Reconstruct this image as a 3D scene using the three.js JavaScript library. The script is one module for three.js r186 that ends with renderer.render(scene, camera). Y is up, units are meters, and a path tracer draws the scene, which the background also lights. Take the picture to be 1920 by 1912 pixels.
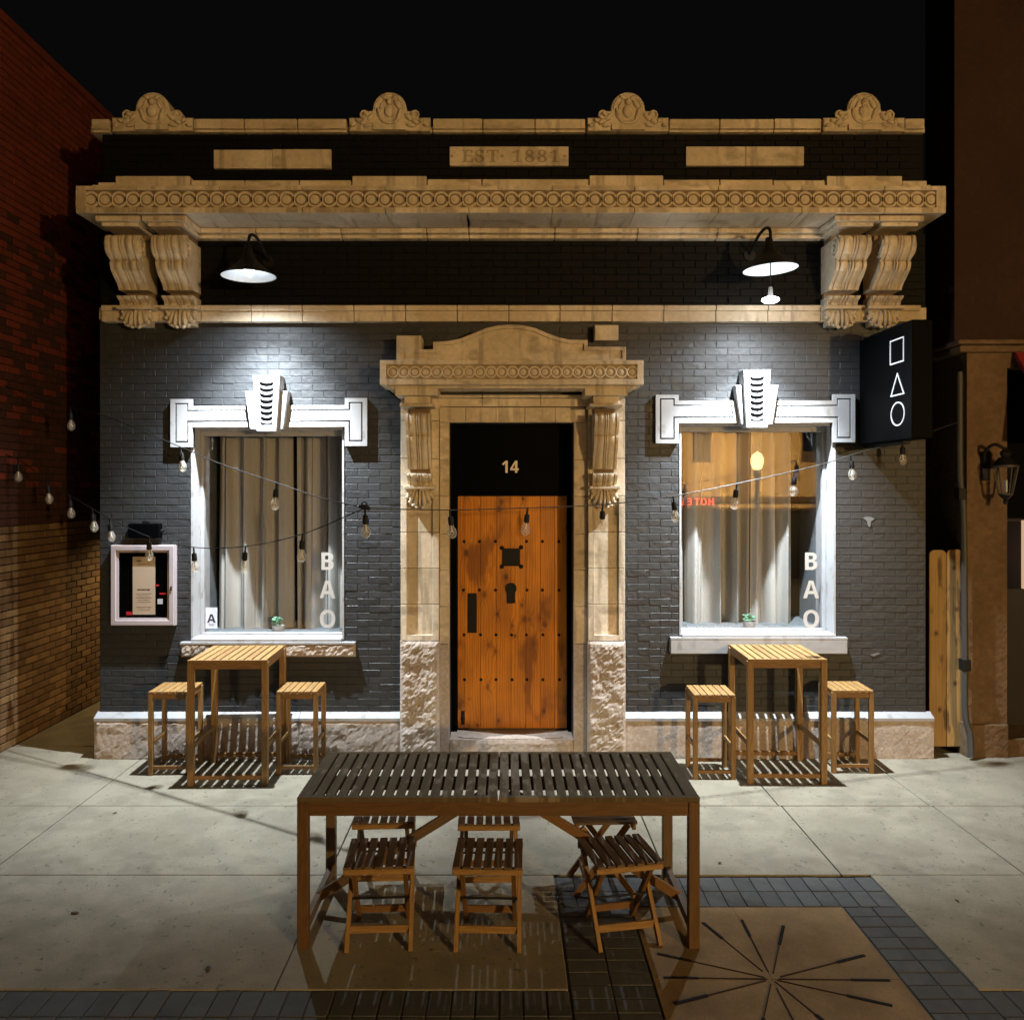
import * as THREE from 'three';
import { mergeGeometries, mergeVertices } from 'three/addons/utils/BufferGeometryUtils.js';
import { RoundedBoxGeometry } from 'three/addons/geometries/RoundedBoxGeometry.js';
import { TextGeometry } from 'three/addons/geometries/TextGeometry.js';
import { FontLoader } from 'three/addons/loaders/FontLoader.js';

// ---------------------------------------------------------------- camera, sky, moon, exposure
const scene = new THREE.Scene();
const EYE = 2.31, DIST = 7.34, FOC = 1600;                      // eye height and distance to the facade in metres, focal length in photo pixels
const camera = new THREE.PerspectiveCamera(2 * Math.atan(956 / FOC) * 180 / Math.PI, 1920 / 1912, 0.05, 600);
camera.position.set(0, EYE, DIST);
camera.lookAt(0, EYE, 0);
camera.setViewOffset(1920, 1912, 15, 41, 1920, 1912);           // the lens is shifted: verticals stay parallel
const skyData = new Float32Array(64 * 32 * 4);
for (let y = 0; y < 32; y++) for (let x = 0; x < 64; x++) skyData.set([0.0024, 0.0024, 0.0025, 1], (y * 64 + x) * 4);
const sky = new THREE.DataTexture(skyData, 64, 32, THREE.RGBAFormat, THREE.FloatType);
sky.mapping = THREE.EquirectangularReflectionMapping; sky.magFilter = THREE.LinearFilter; sky.needsUpdate = true;
scene.background = sky; scene.environment = sky;
const moon = new THREE.DirectionalLight(0xfff0e0, 0.006);
moon.position.set(6, 30, 12); moon.castShadow = true; moon.shadow.radius = 4;
Object.assign(moon.shadow.camera, { left: -12, right: 12, top: 12, bottom: -12, near: 1, far: 80 });
scene.add(moon);
const renderer = new THREE.WebGLRenderer({ antialias: true });
renderer.setSize(1024, 1019);
renderer.toneMapping = THREE.LinearToneMapping;
renderer.toneMappingExposure = 1;
renderer.shadowMap.enabled = true;

const LED = new THREE.Color().setRGB(0.83, 0.925, 1.0), SODIUM = new THREE.Color().setRGB(1, 0.68, 0.3);
const BEAM_CD = 122, SPILL_CD = 19, STREET_CD = 205;

// ---------------------------------------------------------------- survey: photo pixel -> metres at a known depth
const S = (z) => FOC / (DIST - z);
const mx = (px, z = 0) => (px - 945) / S(z);
const my = (py, z = 0) => EYE - (py - 915) / S(z);
const V = (x, y, z) => new THREE.Vector3(x, y, z);
const at = (px, py, z) => V(mx(px, z), my(py, z), z);

// ---------------------------------------------------------------- random numbers and noise
function rng(seed) { let a = seed >>> 0; return () => { a = (a + 0x6d2b79f5) | 0; let t = Math.imul(a ^ (a >>> 15), 1 | a); t = (t + Math.imul(t ^ (t >>> 7), 61 | t)) ^ t; return ((t ^ (t >>> 14)) >>> 0) / 4294967296; }; }
const R = rng(1881), rr = (a, b) => a + (b - a) * R();
function hash(x, y, s) { let h = Math.imul(x, 374761393) ^ Math.imul(y, 668265263) ^ Math.imul(s, 2147483647 ^ 0x5bd1e995); h = Math.imul(h ^ (h >>> 13), 1274126177); h ^= h >>> 16; return ((h >>> 0) % 65536) / 65535; }
const fade = (t) => t * t * t * (t * (t * 6 - 15) + 10), mix = (a, b, t) => a + (b - a) * t, clamp = (x, a = 0, b = 1) => Math.min(b, Math.max(a, x));
const sstep = (a, b, x) => { const t = clamp((x - a) / (b - a)); return t * t * (3 - 2 * t); };
function vn(x, y, px, py, s) {
  const x0 = Math.floor(x), y0 = Math.floor(y), fx = fade(x - x0), fy = fade(y - y0), m = (a, b) => ((a % b) + b) % b;
  const h = (i, j) => hash(m(x0 + i, px), m(y0 + j, py), s);
  return mix(mix(h(0, 0), h(1, 0), fx), mix(h(0, 1), h(1, 1), fx), fy);
}
function fbm(u, v, px, py = px, oct = 4, s = 1) { let a = 0.5, t = 0, n = 0; for (let o = 0; o < oct; o++) { t += a * vn(u * px, v * py, px, py, s + o * 17); n += a; a *= 0.5; px *= 2; py *= 2; } return t / n; }

// ---------------------------------------------------------------- textures (uv in metres; tile = metres per repeat)
const toByte = (c) => Math.round(255 * clamp(c <= 0.0031308 ? c * 12.92 : 1.055 * Math.pow(c, 1 / 2.4) - 0.055));
function finish(t, tile) { t.wrapS = t.wrapT = THREE.RepeatWrapping; t.magFilter = THREE.LinearFilter; t.minFilter = THREE.LinearMipmapLinearFilter; t.generateMipmaps = true; t.repeat.set(1 / tile[0], 1 / tile[1]); t.needsUpdate = true; return t; }
function colorTex(w, h, tile, fn) {
  const d = new Uint8Array(w * h * 4);
  for (let y = 0; y < h; y++) for (let x = 0; x < w; x++) { const c = fn(x / w, y / h), o = (y * w + x) * 4; d[o] = toByte(c[0]); d[o + 1] = toByte(c[1]); d[o + 2] = toByte(c[2]); d[o + 3] = 255; }
  const t = new THREE.DataTexture(d, w, h); t.colorSpace = THREE.SRGBColorSpace; return finish(t, tile);
}
function greyTex(w, h, tile, fn) {
  const d = new Uint8Array(w * h * 4);
  for (let y = 0; y < h; y++) for (let x = 0; x < w; x++) { const c = Math.round(255 * clamp(fn(x / w, y / h))), o = (y * w + x) * 4; d[o] = d[o + 1] = d[o + 2] = c; d[o + 3] = 255; }
  return finish(new THREE.DataTexture(d, w, h), tile);
}
const tone = (c, k) => [c[0] * k, c[1] * k, c[2] * k];
const lerp3 = (a, b, t) => [mix(a[0], b[0], t), mix(a[1], b[1], t), mix(a[2], b[2], t)];
const grit = greyTex(512, 512, [0.6, 0.6], (u, v) => 0.55 * fbm(u, v, 24, 24, 4, 5) + 0.45 * hash(u * 512 | 0, v * 512 | 0, 9));
const soft = greyTex(512, 512, [0.5, 0.5], (u, v) => fbm(u, v, 10, 10, 4, 41));

const stoneMap = colorTex(1024, 1024, [1.7, 1.7], (u, v) => {
  const big = fbm(u, v, 4, 4, 5, 11), fine = fbm(u, v, 60, 60, 3, 12), sp = hash(u * 1024 | 0, v * 1024 | 0, 3);
  let c = lerp3([0.56, 0.465, 0.33], [0.75, 0.645, 0.5], sstep(0.25, 0.75, big));
  c = tone(c, 0.86 + 0.28 * fine);
  const dirt = Math.max(sstep(0.6, 0.78, fbm(u, v, 7, 12, 4, 14)), sstep(0.58, 0.8, fbm(u, v, 26, 3, 4, 15)));
  c = lerp3(c, [0.2, 0.15, 0.095], dirt * 0.5);
  return sp > 0.985 ? tone(c, 0.6) : c;
});
const rockMap = colorTex(512, 512, [0.9, 0.9], (u, v) => { const b = fbm(u, v, 6, 6, 5, 21), f = fbm(u, v, 50, 50, 3, 22); return tone(lerp3([0.36, 0.28, 0.22], [0.53, 0.46, 0.40], b), 0.75 + 0.5 * f); });
const gum = []; { const k = rng(404); for (let i = 0; i < 46; i++) gum.push([k(), k(), 0.002 + 0.005 * k() * k(), 0.42 + 0.3 * k()]); for (let i = 0; i < 7; i++) gum.push([k(), k(), 0.02 + 0.05 * k(), 0.82 + 0.1 * k()]); }
const concreteMap = colorTex(1024, 1024, [2.3, 2.3], (u, v) => {
  const big = fbm(u, v, 3, 3, 5, 31), mid = fbm(u, v, 18, 18, 4, 32), sp = hash(u * 1024 | 0, v * 1024 | 0, 33);
  let c = lerp3([0.178, 0.155, 0.11], [0.255, 0.226, 0.165], sstep(0.25, 0.75, big * 0.55 + mid * 0.45));
  c = lerp3(c, [0.125, 0.11, 0.085], 0.32 * sstep(0.62, 0.8, fbm(u, v, 9, 9, 4, 37)));
  if (vn(u * 90, v * 90, 90, 90, 38) > 0.94) c = tone(c, 0.6);
  for (const [gu, gv, gr, gk] of gum) { const d = Math.hypot(((u - gu + 1.5) % 1) - 0.5, ((v - gv + 1.5) % 1) - 0.5); if (d < gr * 1.3) c = tone(c, mix(gk, 1, sstep(gr * 0.7, gr * 1.3, d + 0.002 * (sp - 0.5)))); }
  return tone(c, (0.78 + 0.44 * sp) * (sp > 0.975 ? 0.65 : 1));
});
const tanMap = colorTex(512, 512, [1.1, 1.1], (u, v) => { const b = fbm(u, v, 5, 5, 5, 51), sp = hash(u * 512 | 0, v * 512 | 0, 53); let c = lerp3([0.12, 0.074, 0.03], [0.30, 0.195, 0.09], b); if (sp > 0.9) c = tone(c, 0.5); if (sp < 0.07) c = tone(c, 1.55); return tone(c, 0.8 + 0.4 * sp); });
const slateMap = colorTex(512, 512, [0.8, 0.8], (u, v) => { const b = fbm(u, v, 6, 6, 5, 61), sp = hash(u * 512 | 0, v * 512 | 0, 62); return tone(lerp3([0.04, 0.0415, 0.041], [0.09, 0.093, 0.091], b), 0.8 + 0.35 * sp); });
const paintMap = colorTex(1024, 1024, [1.3, 1.3], (u, v) => {
  const b = fbm(u, v, 5, 5, 5, 71), f = fbm(u, v, 40, 40, 3, 72);
  let c = lerp3([0.0175, 0.0185, 0.0198], [0.033, 0.0345, 0.037], b * 0.6 + f * 0.4);
  if (vn(u * 150, v * 150, 150, 150, 74) > 0.965) c = tone(c, 1.9);
  return c;
});
const whiteMap = colorTex(512, 512, [0.9, 0.9], (u, v) => { const b = fbm(u, v, 5, 5, 5, 81), d = sstep(0.6, 0.8, fbm(u, v, 12, 8, 4, 82)); return lerp3(tone([0.70, 0.70, 0.685], 0.9 + 0.14 * b), [0.36, 0.33, 0.28], d * 0.55); });
const stuccoMap = colorTex(512, 512, [1.6, 1.6], (u, v) => { const b = fbm(u, v, 4, 4, 5, 91), f = fbm(u, v, 40, 40, 3, 92); return tone(lerp3([0.125, 0.078, 0.04], [0.21, 0.14, 0.078], b), 0.75 + 0.5 * f); });
function woodTex(seed, dark, light, tile) {                     // grain runs along u
  return colorTex(512, 512, tile, (u, v) => {
    const warp = fbm(u, v, 3, 6, 3, seed) * 0.5, ring = 0.5 + 0.5 * Math.sin(2 * Math.PI * (v * 14 + warp * 9)), fib = fbm(u, v, 6, 110, 3, seed + 3), big = fbm(u, v, 3, 4, 3, seed + 5);
    return tone(lerp3(dark, light, clamp(0.3 * ring + 0.45 * fib + 0.35 * big)), 0.86 + 0.28 * hash(u * 512 | 0, v * 512 | 0, seed + 8));
  });
}
const teakMap = woodTex(101, [0.15, 0.073, 0.017], [0.34, 0.2, 0.07], [0.9, 0.45]);
const stoolMap = woodTex(131, [0.15, 0.078, 0.022], [0.35, 0.2, 0.066], [0.9, 0.45]);
const darkWoodMap = woodTex(161, [0.06, 0.035, 0.016], [0.15, 0.092, 0.045], [0.9, 0.45]);
const topWoodMap = colorTex(1024, 512, [2.1, 0.8], (u, v) => {  // weathered table top, boards run along v, worn pale round the middle
  const fib = fbm(u, v, 160, 5, 3, 191), big = fbm(u, v, 5, 4, 4, 193), dx = (u - 0.5) * 2.1, dy = (v - 0.5) * 0.8;
  let c = lerp3([0.10, 0.075, 0.042], [0.2, 0.155, 0.09], clamp(0.55 * fib + 0.5 * big));
  const worn = sstep(0.56, 0.74, fbm(u, v, 70, 9, 4, 197) * 0.75 + fbm(u, v, 9, 6, 3, 198) * 0.25 + 0.16 * Math.exp(-(dx * dx) / 0.06) - 0.06 * Math.abs(dx));
  return lerp3(c, [0.36, 0.31, 0.24], worn * 0.8);
});
const fenceMap = colorTex(256, 1024, [0.3, 1.9], (u, v) => {
  const fib = fbm(u, v, 34, 5, 4, 211), big = fbm(u, v, 3, 4, 4, 213);
  let c = lerp3([0.2, 0.11, 0.035], [0.5, 0.33, 0.13], clamp(0.5 * fib + 0.5 * big));
  for (const [ku, kv] of [[0.25, 0.32], [0.7, 0.55], [0.3, 0.66], [0.8, 0.2], [0.22, 0.85]]) c = lerp3(c, [0.07, 0.03, 0.012], Math.exp(-(((u - ku) / 0.06) ** 2 + ((v - kv) / 0.012) ** 2)));
  return lerp3(c, [0.04, 0.022, 0.012], 0.7 * sstep(0.62, 0.8, fbm(u, v, 5, 7, 4, 216)) );
});
const knots = []; { const k = rng(77); for (let i = 0; i < 34; i++) knots.push([k(), k(), 0.010 + 0.02 * k(), 0.5 + 0.5 * k()]); }
const doorMap = colorTex(1024, 2048, [1.0, 2.1], (u, v) => {    // knotty varnished pine, boards run along v
  let w = 0; let dark = 0;
  for (const [ku, kv, r, a] of knots) { const dx = (u - ku), dy = (v - kv) * 2.1, e = Math.exp(-((dx / (r * 1.7)) ** 2 + (dy / (r * 3.2)) ** 2)); w += e * r * 1.6 * Math.sign(dx || 1); dark = Math.max(dark, a * Math.exp(-Math.pow((dx / r) ** 2 + (dy / (r * 1.5)) ** 2, 1.5)), 0.45 * a * e); }
  const wob = 0.03 * fbm(u, v, 4, 3, 3, 231), x = u + w + wob, ring = 0.5 + 0.5 * Math.sin(2 * Math.PI * (x * 46 + 2 * fbm(u, v, 7, 2, 2, 233))), fib = fbm(clamp(x, 0, 0.999), v, 120, 6, 3, 234), big = fbm(u, v, 3, 4, 4, 236);
  let c = lerp3([0.25, 0.085, 0.006], [0.62, 0.27, 0.026], clamp(0.28 * ring + 0.42 * fib + 0.4 * big - 0.04));
  c = tone(c, 0.72 + 0.56 * fbm(u, v, 9, 7, 4, 248));
  c = lerp3(c, [0.085, 0.022, 0.006], clamp(dark * 1.1));
  return lerp3(c, [0.14, 0.045, 0.01], 0.75 * sstep(0.58, 0.76, fbm(u, v, 6, 5, 4, 239)));
});
const asphaltMap = colorTex(512, 512, [1.2, 1.2], (u, v) => tone([0.05, 0.05, 0.05], 0.6 + 0.5 * fbm(u, v, 6, 6, 4, 251) + 0.35 * hash(u * 512 | 0, v * 512 | 0, 252)));
const clothMap = colorTex(512, 512, [0.4, 0.4], (u, v) => tone([0.2, 0.193, 0.176], 0.82 + 0.2 * fbm(u, v, 60, 8, 3, 261) + 0.12 * ((u * 512 | 0) + (v * 512 | 0)) % 2));

// ---------------------------------------------------------------- materials
const std = (o) => new THREE.MeshStandardMaterial(o), phys = (o) => new THREE.MeshPhysicalMaterial(o), lin = (r, g, b) => new THREE.Color().setRGB(r, g, b);
const M = {
  stone: std({ map: stoneMap, roughness: 0.85, bumpMap: grit, bumpScale: 0.003 }),
  stoneB: std({ map: stoneMap, color: lin(0.88, 0.85, 0.8), roughness: 0.88, bumpMap: grit, bumpScale: 0.004 }),
  stoneC: std({ map: stoneMap, color: lin(1.08, 1.07, 1.08), roughness: 0.85, bumpMap: grit, bumpScale: 0.003 }),
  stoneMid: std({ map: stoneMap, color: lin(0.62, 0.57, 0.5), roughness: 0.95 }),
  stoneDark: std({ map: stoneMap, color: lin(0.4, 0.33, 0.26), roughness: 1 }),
  rock: std({ map: rockMap, roughness: 0.95, bumpMap: grit, bumpScale: 0.006 }),
  concrete: std({ map: concreteMap, roughness: 0.9, bumpMap: grit, bumpScale: 0.002 }),
  tan: std({ map: tanMap, roughness: 0.9, bumpMap: grit, bumpScale: 0.004 }),
  slate: std({ map: slateMap, roughness: 0.75, bumpMap: grit, bumpScale: 0.003 }),
  slateB: std({ map: slateMap, color: lin(0.82, 0.82, 0.83), roughness: 0.75, bumpMap: grit, bumpScale: 0.003 }),
  joint: std({ map: concreteMap, color: lin(0.12, 0.1, 0.08), roughness: 1 }),
  paint: std({ map: paintMap, roughness: 0.56, bumpMap: soft, bumpScale: 0.003 }),
  paintB: std({ map: paintMap, color: lin(0.84, 0.84, 0.85), roughness: 0.5, bumpMap: soft, bumpScale: 0.004 }),
  paintC: std({ map: paintMap, color: lin(1.12, 1.12, 1.11), roughness: 0.6, bumpMap: soft, bumpScale: 0.003 }),
  black: phys({ map: paintMap, color: lin(0.12, 0.12, 0.12), roughness: 0.65, specularIntensity: 0.3, bumpMap: soft, bumpScale: 0.003 }),
  white: std({ map: whiteMap, color: lin(0.49, 0.49, 0.51), roughness: 0.6, bumpMap: soft, bumpScale: 0.001 }),
  groove: phys({ color: lin(0.01, 0.01, 0.011), roughness: 0.8, specularIntensity: 0.25 }),
  grey: std({ map: whiteMap, color: lin(0.19, 0.215, 0.235), roughness: 0.7 }),
  teak: std({ map: teakMap, roughness: 0.6, bumpMap: soft, bumpScale: 0.0006 }),
  teakB: std({ map: teakMap, color: lin(0.86, 0.8, 0.76), roughness: 0.62 }),
  teakC: std({ map: teakMap, color: lin(1.1, 1.06, 1.0), roughness: 0.58 }),
  stool: std({ map: stoolMap, roughness: 0.55 }),
  stoolB: std({ map: stoolMap, color: lin(0.6, 0.52, 0.46), roughness: 0.6 }),
  stoolC: std({ map: stoolMap, color: lin(0.4, 0.35, 0.28), roughness: 0.6 }),
  seat: std({ map: darkWoodMap, color: lin(0.8, 0.75, 0.7), roughness: 0.65 }),
  darkWood: std({ map: darkWoodMap, roughness: 0.6 }),
  topWood: phys({ map: topWoodMap, color: lin(0.62, 0.6, 0.58), roughness: 0.8, specularIntensity: 0.4 }),
  door: std({ map: doorMap, color: lin(1.36, 1.14, 0.4), roughness: 0.42 }),
  doorB: std({ map: doorMap, color: lin(1.18, 0.96, 0.34), roughness: 0.42 }),
  fence: std({ map: fenceMap, roughness: 0.8 }),
  iron: phys({ color: lin(0.01, 0.01, 0.01), roughness: 0.55, specularIntensity: 0.4 }),
  blackGloss: phys({ color: lin(0.0012, 0.0014, 0.0017), roughness: 0.5, specularIntensity: 0.06 }),
  enamel: std({ color: lin(0.72, 0.76, 0.8), roughness: 0.35 }),
  alu: std({ color: lin(0.43, 0.37, 0.38), roughness: 0.42, metalness: 0.1 }),
  paper: std({ color: lin(0.66, 0.55, 0.44), roughness: 0.9 }),
  card: std({ color: lin(0.72, 0.75, 0.85), roughness: 0.8 }),
  ink: std({ color: lin(0.03, 0.02, 0.035), roughness: 0.8 }),
  brass: std({ color: lin(0.85, 0.74, 0.6), roughness: 0.5 }),
  vinyl: std({ color: lin(0.34, 0.31, 0.275), roughness: 0.6 }),
  signWhite: std({ color: lin(0.82, 0.82, 0.84), roughness: 0.5, emissive: lin(0.75, 0.75, 0.8), emissiveIntensity: 0.25 }),
  cloth: std({ map: clothMap, roughness: 0.95, side: THREE.DoubleSide }),
  glass: new THREE.MeshPhysicalMaterial({ color: 0xffffff, transmission: 1, roughness: 0, thickness: 0, ior: 1.52 }),
  bulbGlass: new THREE.MeshPhysicalMaterial({ color: lin(0.93, 0.9, 0.84), transmission: 0.86, roughness: 0.05, thickness: 0, ior: 1.5 }),
  filament: std({ color: lin(0.85, 0.8, 0.7), roughness: 0.4 }),
  cable: std({ color: lin(0.03, 0.03, 0.028), roughness: 0.45 }),
  rubber: phys({ color: lin(0.008, 0.008, 0.008), roughness: 0.6, specularIntensity: 0.5 }),
  ledBulb: std({ color: lin(0.9, 0.9, 0.9), emissive: lin(0.9, 0.96, 1), emissiveIntensity: 8 }),
  socketWhite: std({ color: lin(0.3, 0.3, 0.3), roughness: 0.5 }),
  stucco: std({ map: stuccoMap, color: lin(0.8, 0.75, 0.7), roughness: 0.9, bumpMap: soft, bumpScale: 0.01 }),
  redStucco: std({ map: stuccoMap, color: lin(0.17, 0.09, 0.085), roughness: 0.9, bumpMap: soft, bumpScale: 0.01 }),
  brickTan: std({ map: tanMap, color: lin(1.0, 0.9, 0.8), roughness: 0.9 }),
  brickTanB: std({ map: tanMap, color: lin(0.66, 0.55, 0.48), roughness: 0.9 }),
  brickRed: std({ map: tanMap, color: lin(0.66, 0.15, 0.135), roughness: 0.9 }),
  brickShade: std({ map: tanMap, color: lin(0.22, 0.085, 0.078), roughness: 0.9 }),  // darkened brick: the shade on the alley wall put into its colour
  mortar: std({ map: tanMap, color: lin(0.12, 0.08, 0.06), roughness: 1 }),
  awning: std({ color: lin(0.22, 0.012, 0.014), roughness: 0.9 }),
  zinc: std({ color: lin(0.06, 0.06, 0.06), roughness: 0.6, metalness: 0.2 }),
  leaf: std({ color: lin(0.12, 0.28, 0.17), roughness: 0.6 }),
  leafB: std({ color: lin(0.2, 0.4, 0.26), roughness: 0.6 }),
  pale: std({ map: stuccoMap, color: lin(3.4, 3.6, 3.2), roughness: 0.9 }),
  asphalt: std({ map: asphaltMap, roughness: 0.9 }),
  room: std({ color: lin(0.03, 0.028, 0.026), roughness: 0.9 }),
  globe: std({ color: lin(0.9, 0.8, 0.6), emissive: lin(1, 0.66, 0.28), emissiveIntensity: 22 }),
  neon: std({ color: lin(0.4, 0.05, 0.03), emissive: lin(1, 0.13, 0.06), emissiveIntensity: 12 }),
  warmWindow: std({ color: lin(0.6, 0.5, 0.4), emissive: lin(1, 0.62, 0.4), emissiveIntensity: 0.6 }),
  stain: std({ color: lin(0.05, 0.045, 0.035), roughness: 1 }),
  scuff: std({ color: lin(0.16, 0.155, 0.15), roughness: 0.9 }),
  redFlat: std({ color: lin(0.6, 0.015, 0.03), roughness: 0.7 }),
  dryLeaf: std({ color: lin(0.05, 0.035, 0.02), roughness: 0.9 }),
};

const anyStone = () => [M.stone, M.stoneB, M.stone, M.stoneC][R() * 4 | 0];

// ---------------------------------------------------------------- geometry helpers
let uvShift = 0;
function flat(g, axis) {                                        // uv in metres by the dominant normal; axis = direction that u follows (wood)
  g = g.index ? g.toNonIndexed() : g;
  const p = g.attributes.position, n = g.attributes.normal, uv = new Float32Array(p.count * 2), o = axis ? (uvShift = (uvShift + 0.377) % 7) : 0;
  for (let i = 0; i < p.count; i += 3) {
    let nx = 0, ny = 0, nz = 0;
    for (let k = 0; k < 3; k++) { nx += Math.abs(n.getX(i + k)); ny += Math.abs(n.getY(i + k)); nz += Math.abs(n.getZ(i + k)); }
    for (let k = 0; k < 3; k++) {
      const x = p.getX(i + k), y = p.getY(i + k), z = p.getZ(i + k);
      let a, b;
      if (nz >= nx && nz >= ny) [a, b] = [x, y]; else if (nx >= ny) [a, b] = [z, y]; else [a, b] = [x, z];
      if (axis) { const c = { x, y, z }; a = c[axis]; b = axis === 'x' ? (ny >= nz ? z : y) : axis === 'y' ? (nx >= nz ? z : x) : (ny >= nx ? x : y); }
      uv[(i + k) * 2] = a + o; uv[(i + k) * 2 + 1] = b + o * 0.7;
    }
  }
  g.setAttribute('uv', new THREE.BufferAttribute(uv, 2));
  for (const k of Object.keys(g.attributes)) if (!['position', 'normal', 'uv'].includes(k)) g.deleteAttribute(k);
  return g;
}
const box0 = (x0, x1, y0, y1, z0, z1) => new THREE.BoxGeometry(x1 - x0, y1 - y0, z1 - z0).translate((x0 + x1) / 2, (y0 + y1) / 2, (z0 + z1) / 2);
const box = (x0, x1, y0, y1, z0, z1, axis) => flat(box0(x0, x1, y0, y1, z0, z1), axis);
const rbox = (x0, x1, y0, y1, z0, z1, r = 0.006, axis) => flat(new RoundedBoxGeometry(x1 - x0, y1 - y0, z1 - z0, 1, Math.min(r, (x1 - x0) / 2.1, (y1 - y0) / 2.1, (z1 - z0) / 2.1)).translate((x0 + x1) / 2, (y0 + y1) / 2, (z0 + z1) / 2), axis);
const shapeOf = (pts) => new THREE.Shape(pts.map(([x, y]) => new THREE.Vector2(x, y)));
function plate(pts, z0, z1, holes = [], bevel = 0) {
  const s = shapeOf(pts); for (const h of holes) s.holes.push(new THREE.Path(h.map(([x, y]) => new THREE.Vector2(x, y))));
  const g = new THREE.ExtrudeGeometry(s, { depth: z1 - z0 - 2 * bevel, bevelEnabled: bevel > 0, bevelSize: bevel, bevelThickness: bevel, bevelOffset: -bevel, bevelSegments: 1, curveSegments: 10 });
  return flat(g.translate(0, 0, z0 + bevel));
}
function tube(pts, r, seg = 24, rad = 8, curve = true) { const c = curve ? new THREE.CatmullRomCurve3(pts, false, 'centripetal') : new THREE.CurvePath(); if (!curve) for (let i = 1; i < pts.length; i++) c.add(new THREE.LineCurve3(pts[i - 1], pts[i])); return flat(new THREE.TubeGeometry(c, seg, r, rad, false)); }
function bar(a, b, w, d) {                                       // square bar from a to b, wood grain along it
  const len = a.distanceTo(b), g = flat(new RoundedBoxGeometry(w, len, d, 1, Math.min(w, d) * 0.12), 'y');
  const q = new THREE.Quaternion().setFromUnitVectors(V(0, 1, 0), b.clone().sub(a).normalize());
  return g.applyQuaternion(q).translate((a.x + b.x) / 2, (a.y + b.y) / 2, (a.z + b.z) / 2);
}
const lathe = (pts, seg = 24) => flat(new THREE.LatheGeometry(pts.map(([r, y]) => new THREE.Vector2(r, y)), seg));
const blob = (x, y, z, a, b, c, turn = 0) => flat(new THREE.SphereGeometry(1, 10, 7).scale(a, b, c).rotateZ(turn).translate(x, y, z));
const merge = (list) => mergeGeometries(list);
function grow(poly, d) {                                         // offset a polygon outwards by d (counter-clockwise order or not)
  let area = 0; poly.forEach(([x, y], i) => { const [u, v] = poly[(i + 1) % poly.length]; area += x * v - u * y; });
  const sg = area > 0 ? 1 : -1, n = poly.length;
  return poly.map((p, i) => {
    const a = poly[(i + n - 1) % n], b = poly[(i + 1) % n];
    const e1 = [p[0] - a[0], p[1] - a[1]], e2 = [b[0] - p[0], b[1] - p[1]], l1 = Math.hypot(...e1), l2 = Math.hypot(...e2);
    const n1 = [sg * e1[1] / l1, -sg * e1[0] / l1], n2 = [sg * e2[1] / l2, -sg * e2[0] / l2], k = 1 + n1[0] * n2[0] + n1[1] * n2[1];
    return [p[0] + d * (n1[0] + n2[0]) / k, p[1] + d * (n1[1] + n2[1]) / k];
  });
}
function rockFace(x0, x1, y0, y1, z0, z1, amp, seed, cell = 0.022, keep = 0.02) {   // a block whose front is split-faced stone
  const w = x1 - x0, h = y1 - y0, nx = Math.max(2, Math.round(w / cell)), ny = Math.max(2, Math.round(h / cell)), g = new THREE.PlaneGeometry(w, h, nx, ny), p = g.attributes.position;
  for (let i = 0; i < p.count; i++) {
    const x = p.getX(i), y = p.getY(i), e = Math.min(w / 2 - Math.abs(x), h / 2 - Math.abs(y)), k = sstep(0, keep, e);
    const u = x + 40 + seed * 3.1, v = y + 40, f = vn(u * 9, v * 11, 4096, 4096, seed) * 0.55 + vn(u * 22, v * 24, 4096, 4096, seed + 1) * 0.3 + hash(i, seed, 7) * 0.3;
    p.setXYZ(i, x + (k > 0.99 ? (hash(i, 3, seed) - 0.5) * cell * 0.5 : 0), y + (k > 0.99 ? (hash(i, 5, seed) - 0.5) * cell * 0.5 : 0), k * amp * f);
  }
  const f = g.translate((x0 + x1) / 2, (y0 + y1) / 2, z1).toNonIndexed(); f.computeVertexNormals();
  return merge([flat(f), box(x0, x1, y0, y1, z0, z1 - 0.003)]);
}
const fontBold = await new FontLoader().loadAsync('fonts/droid/droid_sans_bold.typeface.json');
const fontSerif = await new FontLoader().loadAsync('fonts/droid/droid_serif_bold.typeface.json');
const fontSans = await new FontLoader().loadAsync('fonts/droid/droid_sans_regular.typeface.json');
function words(text, font, h, depth, cx, cy, z, stretch = 1, spread = 0) {   // centred lettering of cap height h
  let list = [];
  if (spread) { let x = 0; for (const ch of text) { if (ch !== ' ') { const g = new TextGeometry(ch, { font, size: h, depth, curveSegments: 6, bevelEnabled: false }); list.push(g.translate(x, 0, 0)); } x += spread; } } else list = [new TextGeometry(text, { font, size: h, depth, curveSegments: 6, bevelEnabled: false })];
  let g = mergeGeometries(list.map((q) => (q.index ? q.toNonIndexed() : q)));
  g.computeBoundingBox(); const b = g.boundingBox;
  g.translate(-(b.min.x + b.max.x) / 2, -(b.min.y + b.max.y) / 2, 0).scale(stretch, 1, 1).translate(cx, cy, z);
  return flat(g);
}

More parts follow.
